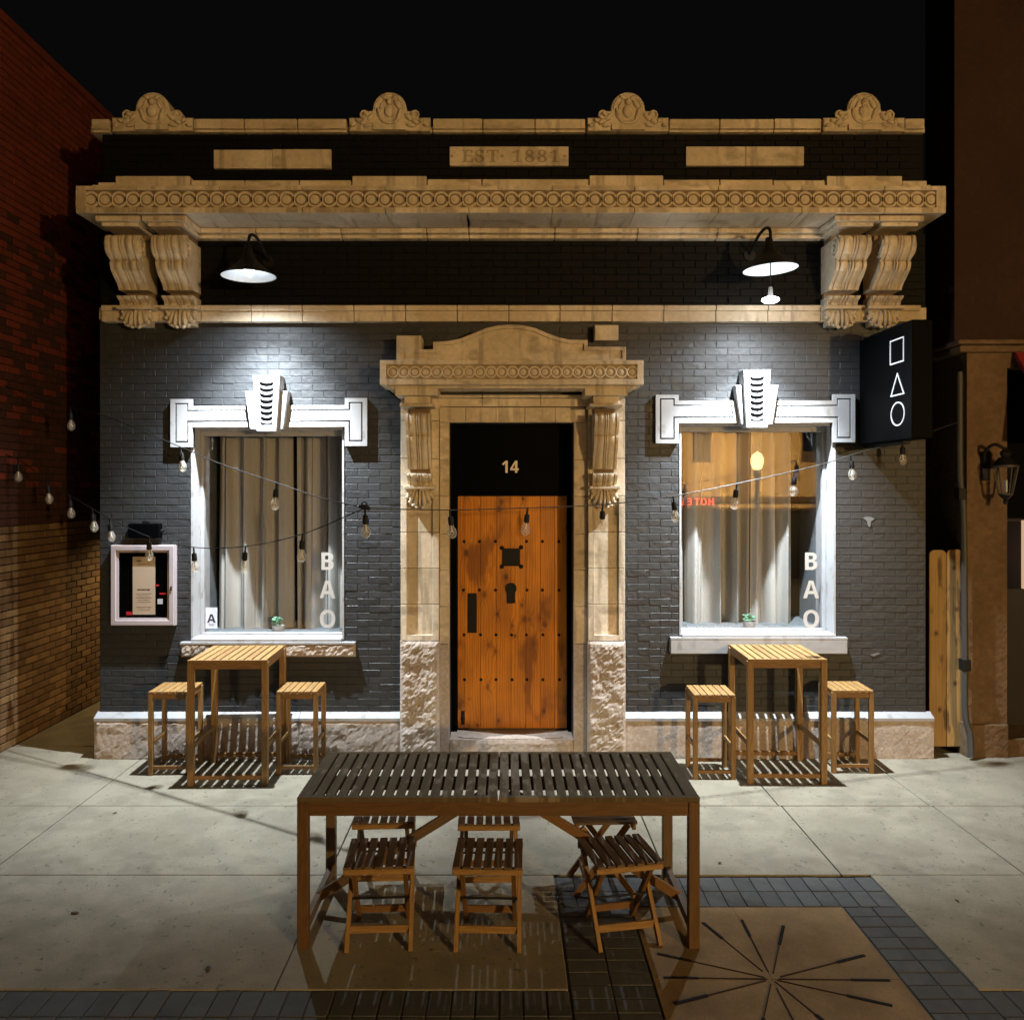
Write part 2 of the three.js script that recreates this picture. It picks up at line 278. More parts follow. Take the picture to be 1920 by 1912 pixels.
// ---------------------------------------------------------------- naming
const taken = new Map();
function numbered(name) { const n = taken.get(name) ?? 0; taken.set(name, n + 1); return n ? name + '_' + String(n).padStart(3, '0') : name; }
function tag(o, label, category, group) { Object.assign(o.userData, { label, category }); if (group) o.userData.group = group; return o; }
function thing(name, label, category, pos = [0, 0, 0], turn = 0, group) { const o = new THREE.Group(); o.name = numbered(name); o.position.set(...pos); o.rotation.y = turn; scene.add(o); return tag(o, label, category, group); }
function part(parent, name, geo, mat, label) { const m = new THREE.Mesh(geo, mat); m.name = name; m.castShadow = m.receiveShadow = true; parent.add(m); if (label) m.userData.label = label; return m; }
function copyOf(o, pos, turn, label) { const c = o.clone(); c.name = numbered(o.name.replace(/_\d{3}$/, '')); c.userData = { ...o.userData, label }; c.position.set(...pos); c.rotation.y = turn; scene.add(c); return c; }
function setting(name, geo, mat) { const m = geo ? new THREE.Mesh(geo, mat) : new THREE.Group(); m.name = numbered(name); m.userData.kind = 'structure'; m.receiveShadow = m.castShadow = true; scene.add(m); return m; }

// ================================================================ GROUND
setting('street', box(-120, 120, -0.3, -0.13, -120, 160), M.asphalt);
const bed = setting('sidewalk', box(-14, 14, -0.13, -0.03, -0.4, 4.36), M.joint);
const ZJ = [0, 1.13, 2.24, 3.41];
function slab(parent, x0, x1, z0, z1, mat = M.concrete, drop = 0) { const j = 0.0035, e = rr(-0.0012, 0.0012); part(parent, 'slab', rbox(x0 + j, x1 - j, -0.06, e - drop, z0 + j, z1 - j, 0.006), mat); }
{
  const rows = [[-13, -9.3, -7.2, -5.15, -3.1, -1.05, 0.97, 2.0, 3.1, 5.2, 7.3, 9.4, 13], [-13, -9.3, -7.2, -5.15, -3.1, -1.05, 0.97, 2.02, 3.12, 5.2, 7.3, 9.4, 13], [-13, -9.3, -7.2, -5.15, -3.1, -1.06, 0.30]];
  rows.forEach((xs, r) => { for (let i = 1; i < xs.length; i++) slab(bed, xs[i - 1], xs[i], r ? ZJ[r] : -0.3, ZJ[r + 1]); });
  slab(bed, 2.185, 3.12, ZJ[2], ZJ[3]); slab(bed, 3.12, 5.2, ZJ[2], ZJ[3]); slab(bed, 5.2, 9.4, ZJ[2], ZJ[3]);
  slab(bed, -3.48, -3.1 - 0.004, -2.6, -0.3 - 0.004); slab(bed, -4.4, -3.48, -6, -0.3 - 0.004);
}
const kerb = setting('kerb', box(-14, 14, -0.13, -0.004, 4.36, 4.52), M.tan);
const band = setting('paver_band', box(-3.9, 4.6, -0.0305, -0.0085, 2.262, 4.355), M.slateB);
{
  const paver = [0, 1, 2, 3].map(() => { const g = new RoundedBoxGeometry(0.1, 0.05, 0.2, 1, 0.005); return flat(g.rotateZ(rr(-0.012, 0.012)).rotateX(rr(-0.006, 0.006))).translate(0, -0.026, 0); });
  paver.forEach((g) => { const uv = g.attributes.uv, a = rr(0, 1), b = rr(0, 1); for (let i = 0; i < uv.count; i++) uv.setXY(i, uv.getX(i) + a, uv.getY(i) + b); });
  const lay = (x, z, turned, sx, sz) => { const m = part(band, 'paver', paver[R() * 4 | 0], R() < 0.5 ? M.slate : M.slateB); m.position.set(x, rr(-0.0015, 0.0015), z); if (turned) m.rotation.y = Math.PI / 2; m.scale.set(sx, 1, sz); };
  const run = (x0, x1, z0, z1, alongX) => {                      // a soldier course two pavers deep
    const len = alongX ? x1 - x0 : z1 - z0, wid = alongX ? z1 - z0 : x1 - x0, n = Math.round(len / 0.106), rows = Math.max(1, Math.round(wid / 0.2));
    for (let i = 0; i < n; i++) for (let k = 0; k < rows; k++) {
      const a = (i + 0.5) / n * len, b = (k + 0.5) / rows * wid, sx = (len / n - 0.005) / 0.1, sz = (wid / rows - 0.005) / 0.2;
      if (alongX) lay(x0 + a, z0 + b, false, sx, sz); else lay(x0 + b, z0 + a, true, sx, sz);
    }
  };
  run(0.305, 2.18, 2.268, 2.625, true);
  run(0.305, 0.695, 2.63, 3.9, false); run(1.875, 2.18, 2.63, 3.9, false);
  run(-2.6, 0.30, 3.415, 3.8, true); run(2.185, 3.9, 3.415, 3.8, true);
  part(band, 'far_paving', merge([box(-3.9, -2.605, -0.02, -0.002, 3.415, 4.35), box(-2.6, 0.30, -0.02, -0.002, 3.803, 4.35), box(0.305, 2.18, -0.02, -0.002, 4.03, 4.35), box(2.185, 4.6, -0.02, -0.002, 3.803, 4.35), box(3.905, 4.6, -0.02, -0.002, 3.415, 3.8)]), M.slate);
}
const burst = setting('sunburst_panel', box(0.70, 1.87, -0.0225, -0.012, 2.63, 4.025), M.joint);
{
  const cx = 1.262, cz = 3.325;
  for (const [x0, x1, z0, z1] of [[0.70, cx, 2.63, cz], [cx, 1.87, 2.63, cz], [0.70, cx, cz, 4.025], [cx, 1.87, cz, 4.025]]) part(burst, 'slab', rbox(x0 + (x0 === cx ? 0 : 0.003), x1 - (x1 === cx ? 0 : 0.003), -0.012, -0.001, z0 + 0.0015, z1 - 0.0015, 0.003), M.tan);
  for (let k = 0; k < 16; k++) {
    const a = k * Math.PI / 8 + 0.02, r0 = rr(0.07, 0.13), r1 = (0.5 + rr(0, 0.07)), rm = mix(r0, r1, rr(0.5, 0.65));
    const strip = (p, q, w, m, y) => part(burst, 'ray', flat(new THREE.BoxGeometry(w, 0.004, q - p).translate(0, y, -(p + q) / 2).rotateY(-a).translate(cx, 0, cz)), m);
    if (k % 4 !== 2) { strip(r0 - 0.05, rm, 0.006, M.mortar, 0.0005); strip(rm, r1, k % 2 ? 0.017 : 0.014, M.groove, 0.0009); }
  }
}
{ // dropped leaves on the concrete
  const leafG = flat(new THREE.SphereGeometry(0.03, 8, 5).scale(1, 0.18, 0.5));
  [[140, 1713, 'curled brown leaf on the left sidewalk slab near the dark pavers'], [390, 1818, 'small brown leaf on the sidewalk just above the dark paver band at left'], [1350, 1619, 'small dark leaf on the concrete right of the long table'], [1795, 1690, 'dark leaf on the concrete right of the paver corner'], [215, 1525, 'tiny dry leaf on the pale concrete left of the long table']].forEach(([px, py, l], i) => {
    const s = (py - 915) / EYE, m = new THREE.Mesh(leafG, M.dryLeaf); m.name = numbered('dry_leaf'); m.position.set((px - 945) / s, 0.006, DIST - FOC / s); m.rotation.y = i * 1.7; m.scale.setScalar(i < 2 ? 0.8 : 0.5); m.castShadow = true; scene.add(m); tag(m, l, 'leaf', 'dry leaves on the sidewalk');
  });
}

// ================================================================ THE SHOP BUILDING
const XL = -3.48, XR = 3.63;
const shop = thing('shop_building', 'single-storey charcoal brick building with carved stone cornice, central plank door and two curtained windows', 'building');
const WIN = [{ x0: mx(358), x1: mx(645), y0: my(1199), y1: my(801) }, { x0: mx(1274), x1: mx(1567), y0: my(1191), y1: my(793) }];
const DOOR = { x0: mx(843), x1: mx(1075), y0: 0, y1: my(793) };
const rectPts = (r) => [[r.x0, r.y0], [r.x1, r.y0], [r.x1, r.y1], [r.x0, r.y1]];
const wall = part(shop, 'wall', plate([[XL, 0], [DOOR.x0, 0], [DOOR.x0, DOOR.y1], [DOOR.x1, DOOR.y1], [DOOR.x1, 0], [XR, 0], [XR, 3.80], [XL, 3.80]], -0.42, -0.0036, WIN.map(rectPts)), M.paint);
part(shop, 'frieze', box(XL, XR, 3.80, 4.5, -0.42, -0.009), M.black);
part(shop, 'parapet', box(XL + 0.02, XR - 0.02, 4.5, 5.36, -0.35, -0.009), M.black);
part(shop, 'side_wall', box(XL, XL + 0.25, 0, 5.1, -8, -0.42), M.black); part(shop, 'side_wall', box(XR - 0.25, XR, 0, 5.1, -8, -0.42), M.black);
part(shop, 'roof', box(XL + 0.25, XR - 0.25, 4.9, 5.05, -8, -0.42), M.black);
part(shop, 'rear_wall', box(XL + 0.25, XR - 0.25, 0, 4.9, -8, -7.8), M.room);
part(shop, 'interior_wall', merge([box(XL + 0.25, XR - 0.25, 0.16, 4.4, -1.6, -1.5), box(XL + 0.25, XR - 0.25, 0.02, 0.16, -1.6, -0.42)]), M.room);
// painted bricks: the 300 nearest the eye singly, the rest joined
{
  const variant = [0, 1, 2, 3, 4].map((k) => {
    const q = rng(500 + k), hw = 0.0925, hh = 0.0281, c = 0.003, d = () => (q() - 0.5) * 0.003, pts = [];
    const ring = (w, h, z, j) => [[-w, -h], [w, -h], [w, h], [-w, h]].map(([x, y]) => [x + j * d(), y + j * d(), z + j * d() * 0.7]);
    const back = ring(hw, hh, -0.012, 0), mid = ring(hw, hh, -0.0025, 1), front = ring(hw - c, hh - c, 0, 1), tri = (a, b, e) => pts.push(...a, ...b, ...e);
    for (let i = 0; i < 4; i++) { const j = (i + 1) % 4; for (const [A, B] of [[back, mid], [mid, front]]) { tri(A[i], A[j], B[j]); tri(A[i], B[j], B[i]); } }
    tri(front[0], front[1], front[2]); tri(front[0], front[2], front[3]);
    const g = new THREE.BufferGeometry(); g.setAttribute('position', new THREE.Float32BufferAttribute(pts, 3)); g.computeVertexNormals();
    const o = flat(g), uv = o.attributes.uv, a = q() * 3, b = q() * 3; for (let i = 0; i < uv.count; i++) uv.setXY(i, uv.getX(i) + a, uv.getY(i) + b); return o;
  });
  const PY = 0.0615, PX = 0.193, blocks = [...WIN.map((w) => [w.x0 - 0.004, w.x1 + 0.004, w.y0 - 0.02, w.y1]), [-0.872, 1.02, 0, 3.3]], bricks = [];
  const course = (y, x0, x1, n) => {
    let free = [[x0, x1]];
    for (const [a, b, lo, hi] of blocks) if (y + PY / 2 > lo && y - PY / 2 < hi) free = free.flatMap(([s, e]) => [[s, Math.min(e, a)], [Math.max(s, b), e]].filter(([s2, e2]) => e2 - s2 > 0.02));
    for (const [s, e] of free) for (let i = Math.floor((s - x0) / PX) - 1; ; i++) {
      const l = Math.max(s, x0 + (i + (n % 2) / 2) * PX), r = Math.min(e, x0 + (i + 1 + (n % 2) / 2) * PX);
      if (l >= e - 0.02) break; if (r - l < 0.02) continue;
      bricks.push({ x: (l + r) / 2, y, w: r - l - 0.004 });
    }
  };
  let n = 0; for (let y = 0.41; y < 3.73; y += PY) course(y, XL, XR, n++);
  bricks.forEach((b) => { b.v = R() * 5 | 0; b.z = rr(-0.0014, 0.0014); b.tx = rr(-0.016, 0.016); b.ty = rr(-0.004, 0.004); b.tz = rr(-0.008, 0.008); b.m = R(); b.d = Math.hypot(b.x, b.y - EYE) + (b.w < 0.15 ? 9 : 0); });
  bricks.sort((a, b) => a.d - b.d);
  const rest = [];
  bricks.forEach((b, i) => {
    const m4 = new THREE.Matrix4().compose(V(b.x, b.y, b.z), new THREE.Quaternion().setFromEuler(new THREE.Euler(b.tx, b.ty, b.tz)), V(b.w / 0.185, 1, 1));
    if (i < 300) { const m = part(wall, 'brick', variant[b.v], b.m < 0.5 ? M.paint : b.m < 0.8 ? M.paintB : M.paintC); m.applyMatrix4(m4); } else rest.push(variant[b.v].clone().applyMatrix4(m4));
  });
  part(wall, 'brickwork', merge(rest), M.paint).userData.kind = 'stuff';
  const up = [];                                                 // smaller relief of the black frieze and parapet
  for (const [a, b, y0, y1] of [[XL, XR, 3.90, 4.43], [XL + 0.02, XR - 0.02, 4.87, 5.34]]) { let k = 0; for (let y = y0 + 0.03; y < y1; y += PY, k++) for (let x = a + 0.1 - (k % 2) * 0.09; x < b - 0.05; x += PX) up.push(variant[R() * 5 | 0].clone().translate(clamp(x, a + 0.095, b - 0.095), y, rr(-0.001, 0.001))); }
  part(shop, 'frieze_brickwork', merge(up), M.black).userData.kind = 'stuff';
}
// plinth
function plinthStones(xs, rocky) {
  for (let i = 1; i < xs.length; i++) {
    const a = xs[i - 1] + 0.002, b = xs[i] - 0.002, prof = [[0, 0.325], [0.068, 0.325], [0.068, 0.345], [0.02, 0.395], [0, 0.395]];
    const cap = flat(new THREE.ExtrudeGeometry(shapeOf(prof), { depth: b - a, bevelEnabled: false }).rotateY(-Math.PI / 2).scale(-1, 1, 1).translate(a, 0, 0).scale(1, 1, 1));
    const st = part(plinth, 'stone', rockFace(a, b, -0.02, 0.325, -0.008, 0.06, rocky ? 0.016 : 0.006, 300 + i + (rocky ? 20 : 0), 0.028), M.rock);
    const capBox = part(st, 'painted_ledge', merge([box(a, b, 0.325, 0.348, -0.008, 0.07), flat(new THREE.ExtrudeGeometry(shapeOf([[0.07, 0.348], [-0.006, 0.39], [-0.006, 0.348]]), { depth: b - a, bevelEnabled: false }).rotateY(-Math.PI / 2).translate(b, 0, 0))]), M.white);
  }
}
const plinth = part(shop, 'plinth', box(XL, -0.88, -0.02, 0.3, -0.009, -0.006), M.joint);
plinthStones([-3.50, -2.62, -1.75, -0.88], true); plinthStones([1.03, 1.9, 2.79, 3.672], false);

// belt course
const belt = part(shop, 'belt_course', box(XL, XR, 3.76, 3.86, -0.009, 0.01), M.stone);
{
  const y0 = my(602, 0.08), y1 = my(572, 0.08), joints = [188, 250, 375, 470, 566, 663, 760, 857, 954, 1050, 1148, 1245, 1343, 1441, 1540, 1640, 1728].map((p) => mx(p, 0.08));
  for (let i = 1; i < joints.length; i++) { const a = joints[i - 1] + 0.0025, b = joints[i] - 0.0025, ym = mix(y0, y1, 0.62), e = rr(-0.002, 0.002); part(belt, 'stone', merge([rbox(a, b, y0, ym - 0.005, -0.005, 0.068 + e, 0.005), rbox(a, b, ym + 0.005, y1, -0.005, 0.084 + e, 0.006), box(a, b, ym - 0.006, ym + 0.006, -0.005, 0.055)]), anyStone()); }
}
// main cornice
const ringGeo = (R0, r0) => merge([flat(new THREE.TorusGeometry(R0, r0, 6, 20)), flat(new THREE.CylinderGeometry(R0 * 0.6, R0 * 0.66, r0 * 1.3, 16).rotateX(Math.PI / 2)), blob(0, 0, r0 * 0.4, R0 * 0.4, R0 * 0.4, r0 * 0.7)]);
const cornice = part(shop, 'cornice', box(-3.33, 3.45, 4.52, 4.76, -0.009, 0.44), M.stone);
{
  const yb = my(399, 0.5), yt = my(348, 0.5), js = [141, 255, 411, 566, 722, 879, 1035, 1190, 1347, 1504, 1660, 1775].map((p) => mx(p, 0.5));
  for (let i = 1; i < js.length; i++) {
    const a = js[i - 1] + 0.002, b = js[i] - 0.002, e = rr(-0.002, 0.002), rc = 0.028, L = i === 1 ? a + 0.075 : a, Rr = i === js.length - 1 ? b - 0.075 : b;
    const list = [rbox(a, b, yb, yb + 0.046, 0.0, 0.5 + e, 0.005), rbox(a, b, yt - 0.034, yt, 0.0, 0.5 + e, 0.005), ];
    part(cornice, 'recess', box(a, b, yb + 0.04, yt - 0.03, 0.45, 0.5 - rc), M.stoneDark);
    if (i === 1) list.push(box(a, L, yb + 0.046, yt - 0.034, 0.0, 0.4985 + e)); if (i === js.length - 1) list.push(box(Rr, b, yb + 0.046, yt - 0.034, 0.0, 0.4985 + e));
    part(cornice, 'stone', merge(list), anyStone());
  }
  const rg = ringGeo(0.0575, 0.0115), n = 61, x0 = mx(168, 0.49), x1 = mx(1748, 0.49);
  for (let i = 0; i < n; i++) { const m = part(cornice, 'rosette', rg, M.stone); m.position.set(mix(x0, x1, i / (n - 1)), (yb + 0.046 + yt - 0.034) / 2, 0.474); m.rotation.z = rr(0, 3); }
  for (const [p, q, y] of [[182, 215, 341], [216, 356, 330], [357, 457, 337], [458, 560, 337], [561, 658, 337], [660, 800, 330], [801, 903, 335], [904, 1104, 335], [1105, 1244, 329], [1245, 1350, 336], [1351, 1450, 336], [1451, 1548, 337], [1550, 1692, 330], [1693, 1740, 338]])
    part(cornice, 'upper_stone', rbox(mx(p, 0.42) + 0.002, mx(q, 0.42) - 0.002, yt + 0.001, my(y, 0.42), 0.0, y < 332 ? 0.425 : 0.412, 0.005), anyStone());
  const bm = [370, 480, 640, 800, 879, 1040, 1195, 1345, 1552].map((p) => mx(p, 0.09));
  for (let i = 1; i < bm.length; i++) part(cornice, 'bed_moulding', merge([rbox(bm[i - 1] + 0.0015, bm[i] - 0.0015, 4.432, 4.468, 0, 0.085, 0.01), rbox(bm[i - 1] + 0.0015, bm[i] - 0.0015, 4.47, yb - 0.001, 0, 0.12, 0.012)]), M.stone);
  part(cornice, 'drip_stain', plate([[-0.302, 0.12], [-0.292, 0.12], [-0.284, 0.25], [-0.288, 0.36], [-0.296, 0.49], [-0.303, 0.36]], 0, 0.002).rotateX(-Math.PI / 2).scale(1, 1, -1).translate(0, yb - 0.003, 0), M.stain);
}
// scrolled stone consoles
function consoleBody(cx, w, prof, zBack = 0) {                     // prof: [y, z] from top to bottom
  const c = new THREE.CatmullRomCurve3(prof.map(([y, z]) => V(0, y, z)), false, 'centripetal'), N = 64, K = 40, pts = [], nrm = [];
  const P = c.getPoints(N), h = (u) => { const d = Math.abs(u - 0.5), g = w * 0.06; if (d < 0.022) return -g * 0.9; if (d < 0.075) return 0.003; if (d < 0.1) return -g * 1.2; if (d < 0.36) return -g * 0.75 + g * 0.85 * Math.sin(Math.PI * (d - 0.1) / 0.26); if (d < 0.39) return -g * 1.3; return 0; };
  const gz = (i, j) => Math.max(zBack + 0.005, P[j].z + h(i / K)), gx = (i) => cx + (i / K - 0.5) * w, A = [];
  const q = (a, b, d, e) => A.push(...a, ...b, ...d, ...a, ...d, ...e);
  for (let j = 0; j < N; j++) {
    for (let i = 0; i < K; i++) q([gx(i), P[j + 1].y, gz(i, j + 1)], [gx(i + 1), P[j + 1].y, gz(i + 1, j + 1)], [gx(i + 1), P[j].y, gz(i + 1, j)], [gx(i), P[j].y, gz(i, j)]);
    q([gx(0), P[j + 1].y, zBack], [gx(0), P[j + 1].y, gz(0, j + 1)], [gx(0), P[j].y, gz(0, j)], [gx(0), P[j].y, zBack]);
    q([gx(K), P[j + 1].y, gz(K, j + 1)], [gx(K), P[j + 1].y, zBack], [gx(K), P[j].y, zBack], [gx(K), P[j].y, gz(K, j)]);
  }
  for (let i = 0; i < K; i++) { q([gx(i), P[N].y, zBack], [gx(i + 1), P[N].y, zBack], [gx(i + 1), P[N].y, gz(i + 1, N)], [gx(i), P[N].y, gz(i, N)]); q([gx(i), P[0].y, gz(i, 0)], [gx(i + 1), P[0].y, gz(i + 1, 0)], [gx(i + 1), P[0].y, zBack], [gx(i), P[0].y, zBack]); }
  const g = new THREE.BufferGeometry(); g.setAttribute('position', new THREE.Float32BufferAttribute(A, 3)); g.computeVertexNormals(); return flat(g);
}
function spiral(x, y, z, r, turns, t) { const p = []; for (let i = 0; i <= 40; i++) { const a = i / 40 * turns * 2 * Math.PI, k = r * (1 - 0.85 * i / 40); p.push(V(x, y + k * Math.cos(a), z + k * Math.sin(a))); } return tube(p, t, 60, 5); }
function acanthus(cx, yt, yb, w, z) {                              // carved leaf: a rib and curling lobes
  const h = yt - yb, l = [blob(cx, yt - h * 0.45, z, w * 0.06, h * 0.5, 0.035)];
  for (const s of [-1, 1]) {
    l.push(blob(cx + s * w * 0.15, yt - h * 0.5, z - 0.004, w * 0.1, h * 0.46, 0.034, s * 0.12), blob(cx + s * w * 0.3, yt - h * 0.4, z - 0.012, w * 0.1, h * 0.38, 0.03, s * 0.34), blob(cx + s * w * 0.41, yt - h * 0.25, z - 0.02, w * 0.1, h * 0.24, 0.026, s * 0.7));
    for (const [u, v] of [[0.12, 0.93], [0.27, 0.84], [0.4, 0.66], [0.5, 0.42], [0.46, 0.1]]) l.push(blob(cx + s * w * u, yt - h * v, z + 0.006 - u * 0.04, w * 0.075, h * 0.09, 0.022, s * 0.5));
  }
  l.push(box(cx - w * 0.42, cx + w * 0.42, yb + h * 0.18, yt, 0, z - 0.02));
  return merge(l);
}
for (const cx of [-3.11, -2.735, 2.853, 3.215]) {
  const w = 0.25, b = part(shop, 'bracket', consoleBody(cx, w, [[4.372, 0.34], [4.37, 0.395], [4.345, 0.428], [4.29, 0.428], [4.235, 0.40], [4.19, 0.352], [4.172, 0.33], [4.166, 0.345], [4.12, 0.335], [4.07, 0.285], [4.02, 0.215], [3.985, 0.185], [3.972, 0.18]], 0), M.stone);
  part(b, 'capital', merge([rbox(cx - 0.185, cx + 0.172, 4.462, 4.505, 0.125, 0.47, 0.006), rbox(cx - 0.155, cx + 0.145, 4.432, 4.464, 0.0, 0.43, 0.008)]), M.stone);
  part(b, 'volute', merge([-1, 1].map((s) => spiral(cx + s * w / 2, 4.285, 0.325, 0.085, 2.2, 0.019)).concat([-1, 1].map((s) => spiral(cx + s * w / 2, 3.87, 0.11, 0.045, 1.6, 0.006)))), M.stone);
  part(b, 'lower_scroll', consoleBody(cx, w * 1.02, [[3.925, 0.12], [3.923, 0.19], [3.916, 0.215], [3.90, 0.2], [3.88, 0.16], [3.865, 0.14], [3.845, 0.15]], 0), M.stone);
  part(b, 'neck', box(cx - w * 0.46, cx + w * 0.46, 3.92, 3.975, 0, 0.04), M.stoneDark); part(b, 'neck', box(cx - w * 0.4, cx + w * 0.4, 4.36, 4.436, 0, 0.16), M.stoneDark);  // dark stone paints in the shade and dirt of the undercut gaps
  part(b, 'base_plate', rbox(cx - 0.15, cx + 0.15, 3.815, 3.843, 0, 0.19, 0.006), M.stone);
  part(b, 'leaf', acanthus(cx, 3.813, 3.66, 0.25, 0.135), M.stone);
}
// parapet coping, crests and panels
const coping = part(shop, 'coping', box(mx(172, 0), mx(1732, 0), 5.358, 5.41, -0.35, 0.02), M.stone);
{
  const segs = [[170, 205], [362, 457], [457, 557], [557, 650], [811, 905], [905, 1003], [1003, 1098], [1255, 1350], [1350, 1452], [1452, 1541], [1697, 1735]];
  for (const [p, q] of segs) { const a = mx(p, 0.06) + 0.003, b = mx(q, 0.06) - 0.003, e = rr(-0.003, 0.003); part(coping, 'stone', merge([rbox(a, b, 5.352, 5.375, -0.3, 0.045, 0.005), rbox(a, b, 5.377, 5.462 + e, -0.3, 0.062, 0.008)]), M.stone); }
  for (const c of [284, 730, 1178, 1622]) {
    const cx = mx(c, 0.08), u = 1 / 219.8, arc = [];
    const out = [[-76, 5.352], [76, 5.352], [76, 5.468], [52, 5.468], [52, 5.525], [33, 5.525]].map(([x, y]) => [cx + x * u, y]);
    for (let i = 0; i <= 14; i++) { const a = i / 14 * Math.PI; arc.push([cx + 31.5 * u * Math.cos(a), 5.542 + 0.143 * Math.sin(a)]); }
    const back = [[-33, 5.525], [-52, 5.525], [-52, 5.468], [-76, 5.468]].map(([x, y]) => [cx + x * u, y]);
    const crest = part(coping, 'crest', plate([...out, ...arc, ...back], -0.12, 0.07, [], 0.008), M.stone);
    const l = [flat(new THREE.TorusGeometry(0.12, 0.012, 5, 16, Math.PI).translate(cx, 5.535, 0.07)), box(cx - 0.14, cx + 0.14, 5.356, 5.40, 0.065, 0.092), blob(cx, 5.6, 0.075, 0.03, 0.032, 0.035), blob(cx, 5.52, 0.072, 0.05, 0.055, 0.03), flat(new THREE.TorusGeometry(0.1, 0.014, 5, 12, Math.PI).rotateZ(Math.PI).translate(cx, 5.52, 0.072))];
    for (const s of [-1, 1]) {
      l.push(blob(cx + s * 0.045, 5.635, 0.072, 0.035, 0.016, 0.022, s * 0.5), blob(cx + s * 0.06, 5.575, 0.072, 0.014, 0.045, 0.022, s * 0.5), blob(cx + s * 0.085, 5.5, 0.072, 0.02, 0.06, 0.025, -s * 0.35));
      for (const [x, y, a, b, t] of [[0.16, 5.47, 0.045, 0.022, 0.8], [0.2, 5.495, 0.03, 0.018, -0.6], [0.22, 5.43, 0.04, 0.02, 0.5], [0.27, 5.44, 0.028, 0.018, -0.5], [0.31, 5.4, 0.03, 0.016, 0.4], [0.18, 5.4, 0.045, 0.018, 0.2]]) l.push(blob(cx + s * x, y, 0.072, a, b, 0.024, -s * t));
      l.push(flat(new THREE.TorusGeometry(0.032, 0.01, 5, 12).translate(cx + s * 0.215, 5.49, 0.075)));
    }
    part(crest, 'carving', merge(l), M.stone);
  }
  const pan = (p, q, y0, y1, name) => part(shop, name, rbox(mx(p) + 0.0015, mx(q) - 0.0015, my(y1), my(y0), -0.008, 0.03, 0.004), M.stone);
  pan(402, 512, 283, 318, 'panel_stone'); pan(512, 622, 282, 318, 'panel_stone'); pan(1285, 1397, 277, 313, 'panel_stone'); pan(1397, 1506, 277, 313, 'panel_stone');
  const date = pan(843, 1066, 277, 313, 'date_stone');
  part(date, 'lettering', words('·EST·1881·', fontSerif, 0.105, 0.005, mx(953), my(295), 0.0285, 1.12, 0.096), M.stoneMid);
}
// door surround
const surround = part(shop, 'door_surround', merge([box(-0.87, DOOR.x0, 1.0, 3.07, -0.009, 0.03), box(DOOR.x1, 1.02, 1.0, 3.07, -0.009, 0.03), box(DOOR.x0, DOOR.x1, DOOR.y1 + 0.005, 3.1, -0.3, 0.0)]), M.stone);
for (const [x0, x1, j0, j1] of [[-0.875, -0.552, -0.549, DOOR.x0], [0.713, 1.024, DOOR.x1, 0.710]]) {
  const ys = [1.018, 1.325, 1.63, 1.935, 2.245, 2.56, 2.88, 3.07], fr = 0.052;
  for (let i = 1; i < ys.length; i++) {
    const a = ys[i - 1] + 0.002, b = ys[i] - 0.002, list = [box(x0 + 0.004, x1 - 0.004, a, b, 0.03, 0.085)];
    if (ys[i] < 2.3) { list.push(rbox(x0, x0 + fr, a, b, 0.02, 0.122, 0.004), rbox(x1 - fr, x1, a, b, 0.02, 0.122, 0.004)); if (i === 1) list.push(box(x0 + fr, x1 - fr, a, a + 0.045, 0.08, 0.1205)); } else list.push(rbox(x0, x1, a, b, 0.02, 0.122, 0.004));
    part(surround, 'pilaster_stone', merge(list), anyStone());
  }
  part(surround, 'rock_base', rockFace(x0 - 0.004, x1 + 0.004, -0.02, 1.014, 0.0, 0.13, 0.036, x0 < 0 ? 61 : 67, 0.02, 0.03), M.rock);
  const yj = [-0.02, 0.98, 1.3, 1.61, 1.92, 2.24, 2.55, 2.87];
  for (let i = 1; i < yj.length; i++) part(surround, 'jamb_stone', rbox(j0 + 0.001, j1 - 0.001, yj[i - 1] + 0.002, yj[i] - 0.002, -0.3, 0.055, 0.004), i === 1 ? M.rock : anyStone());
}
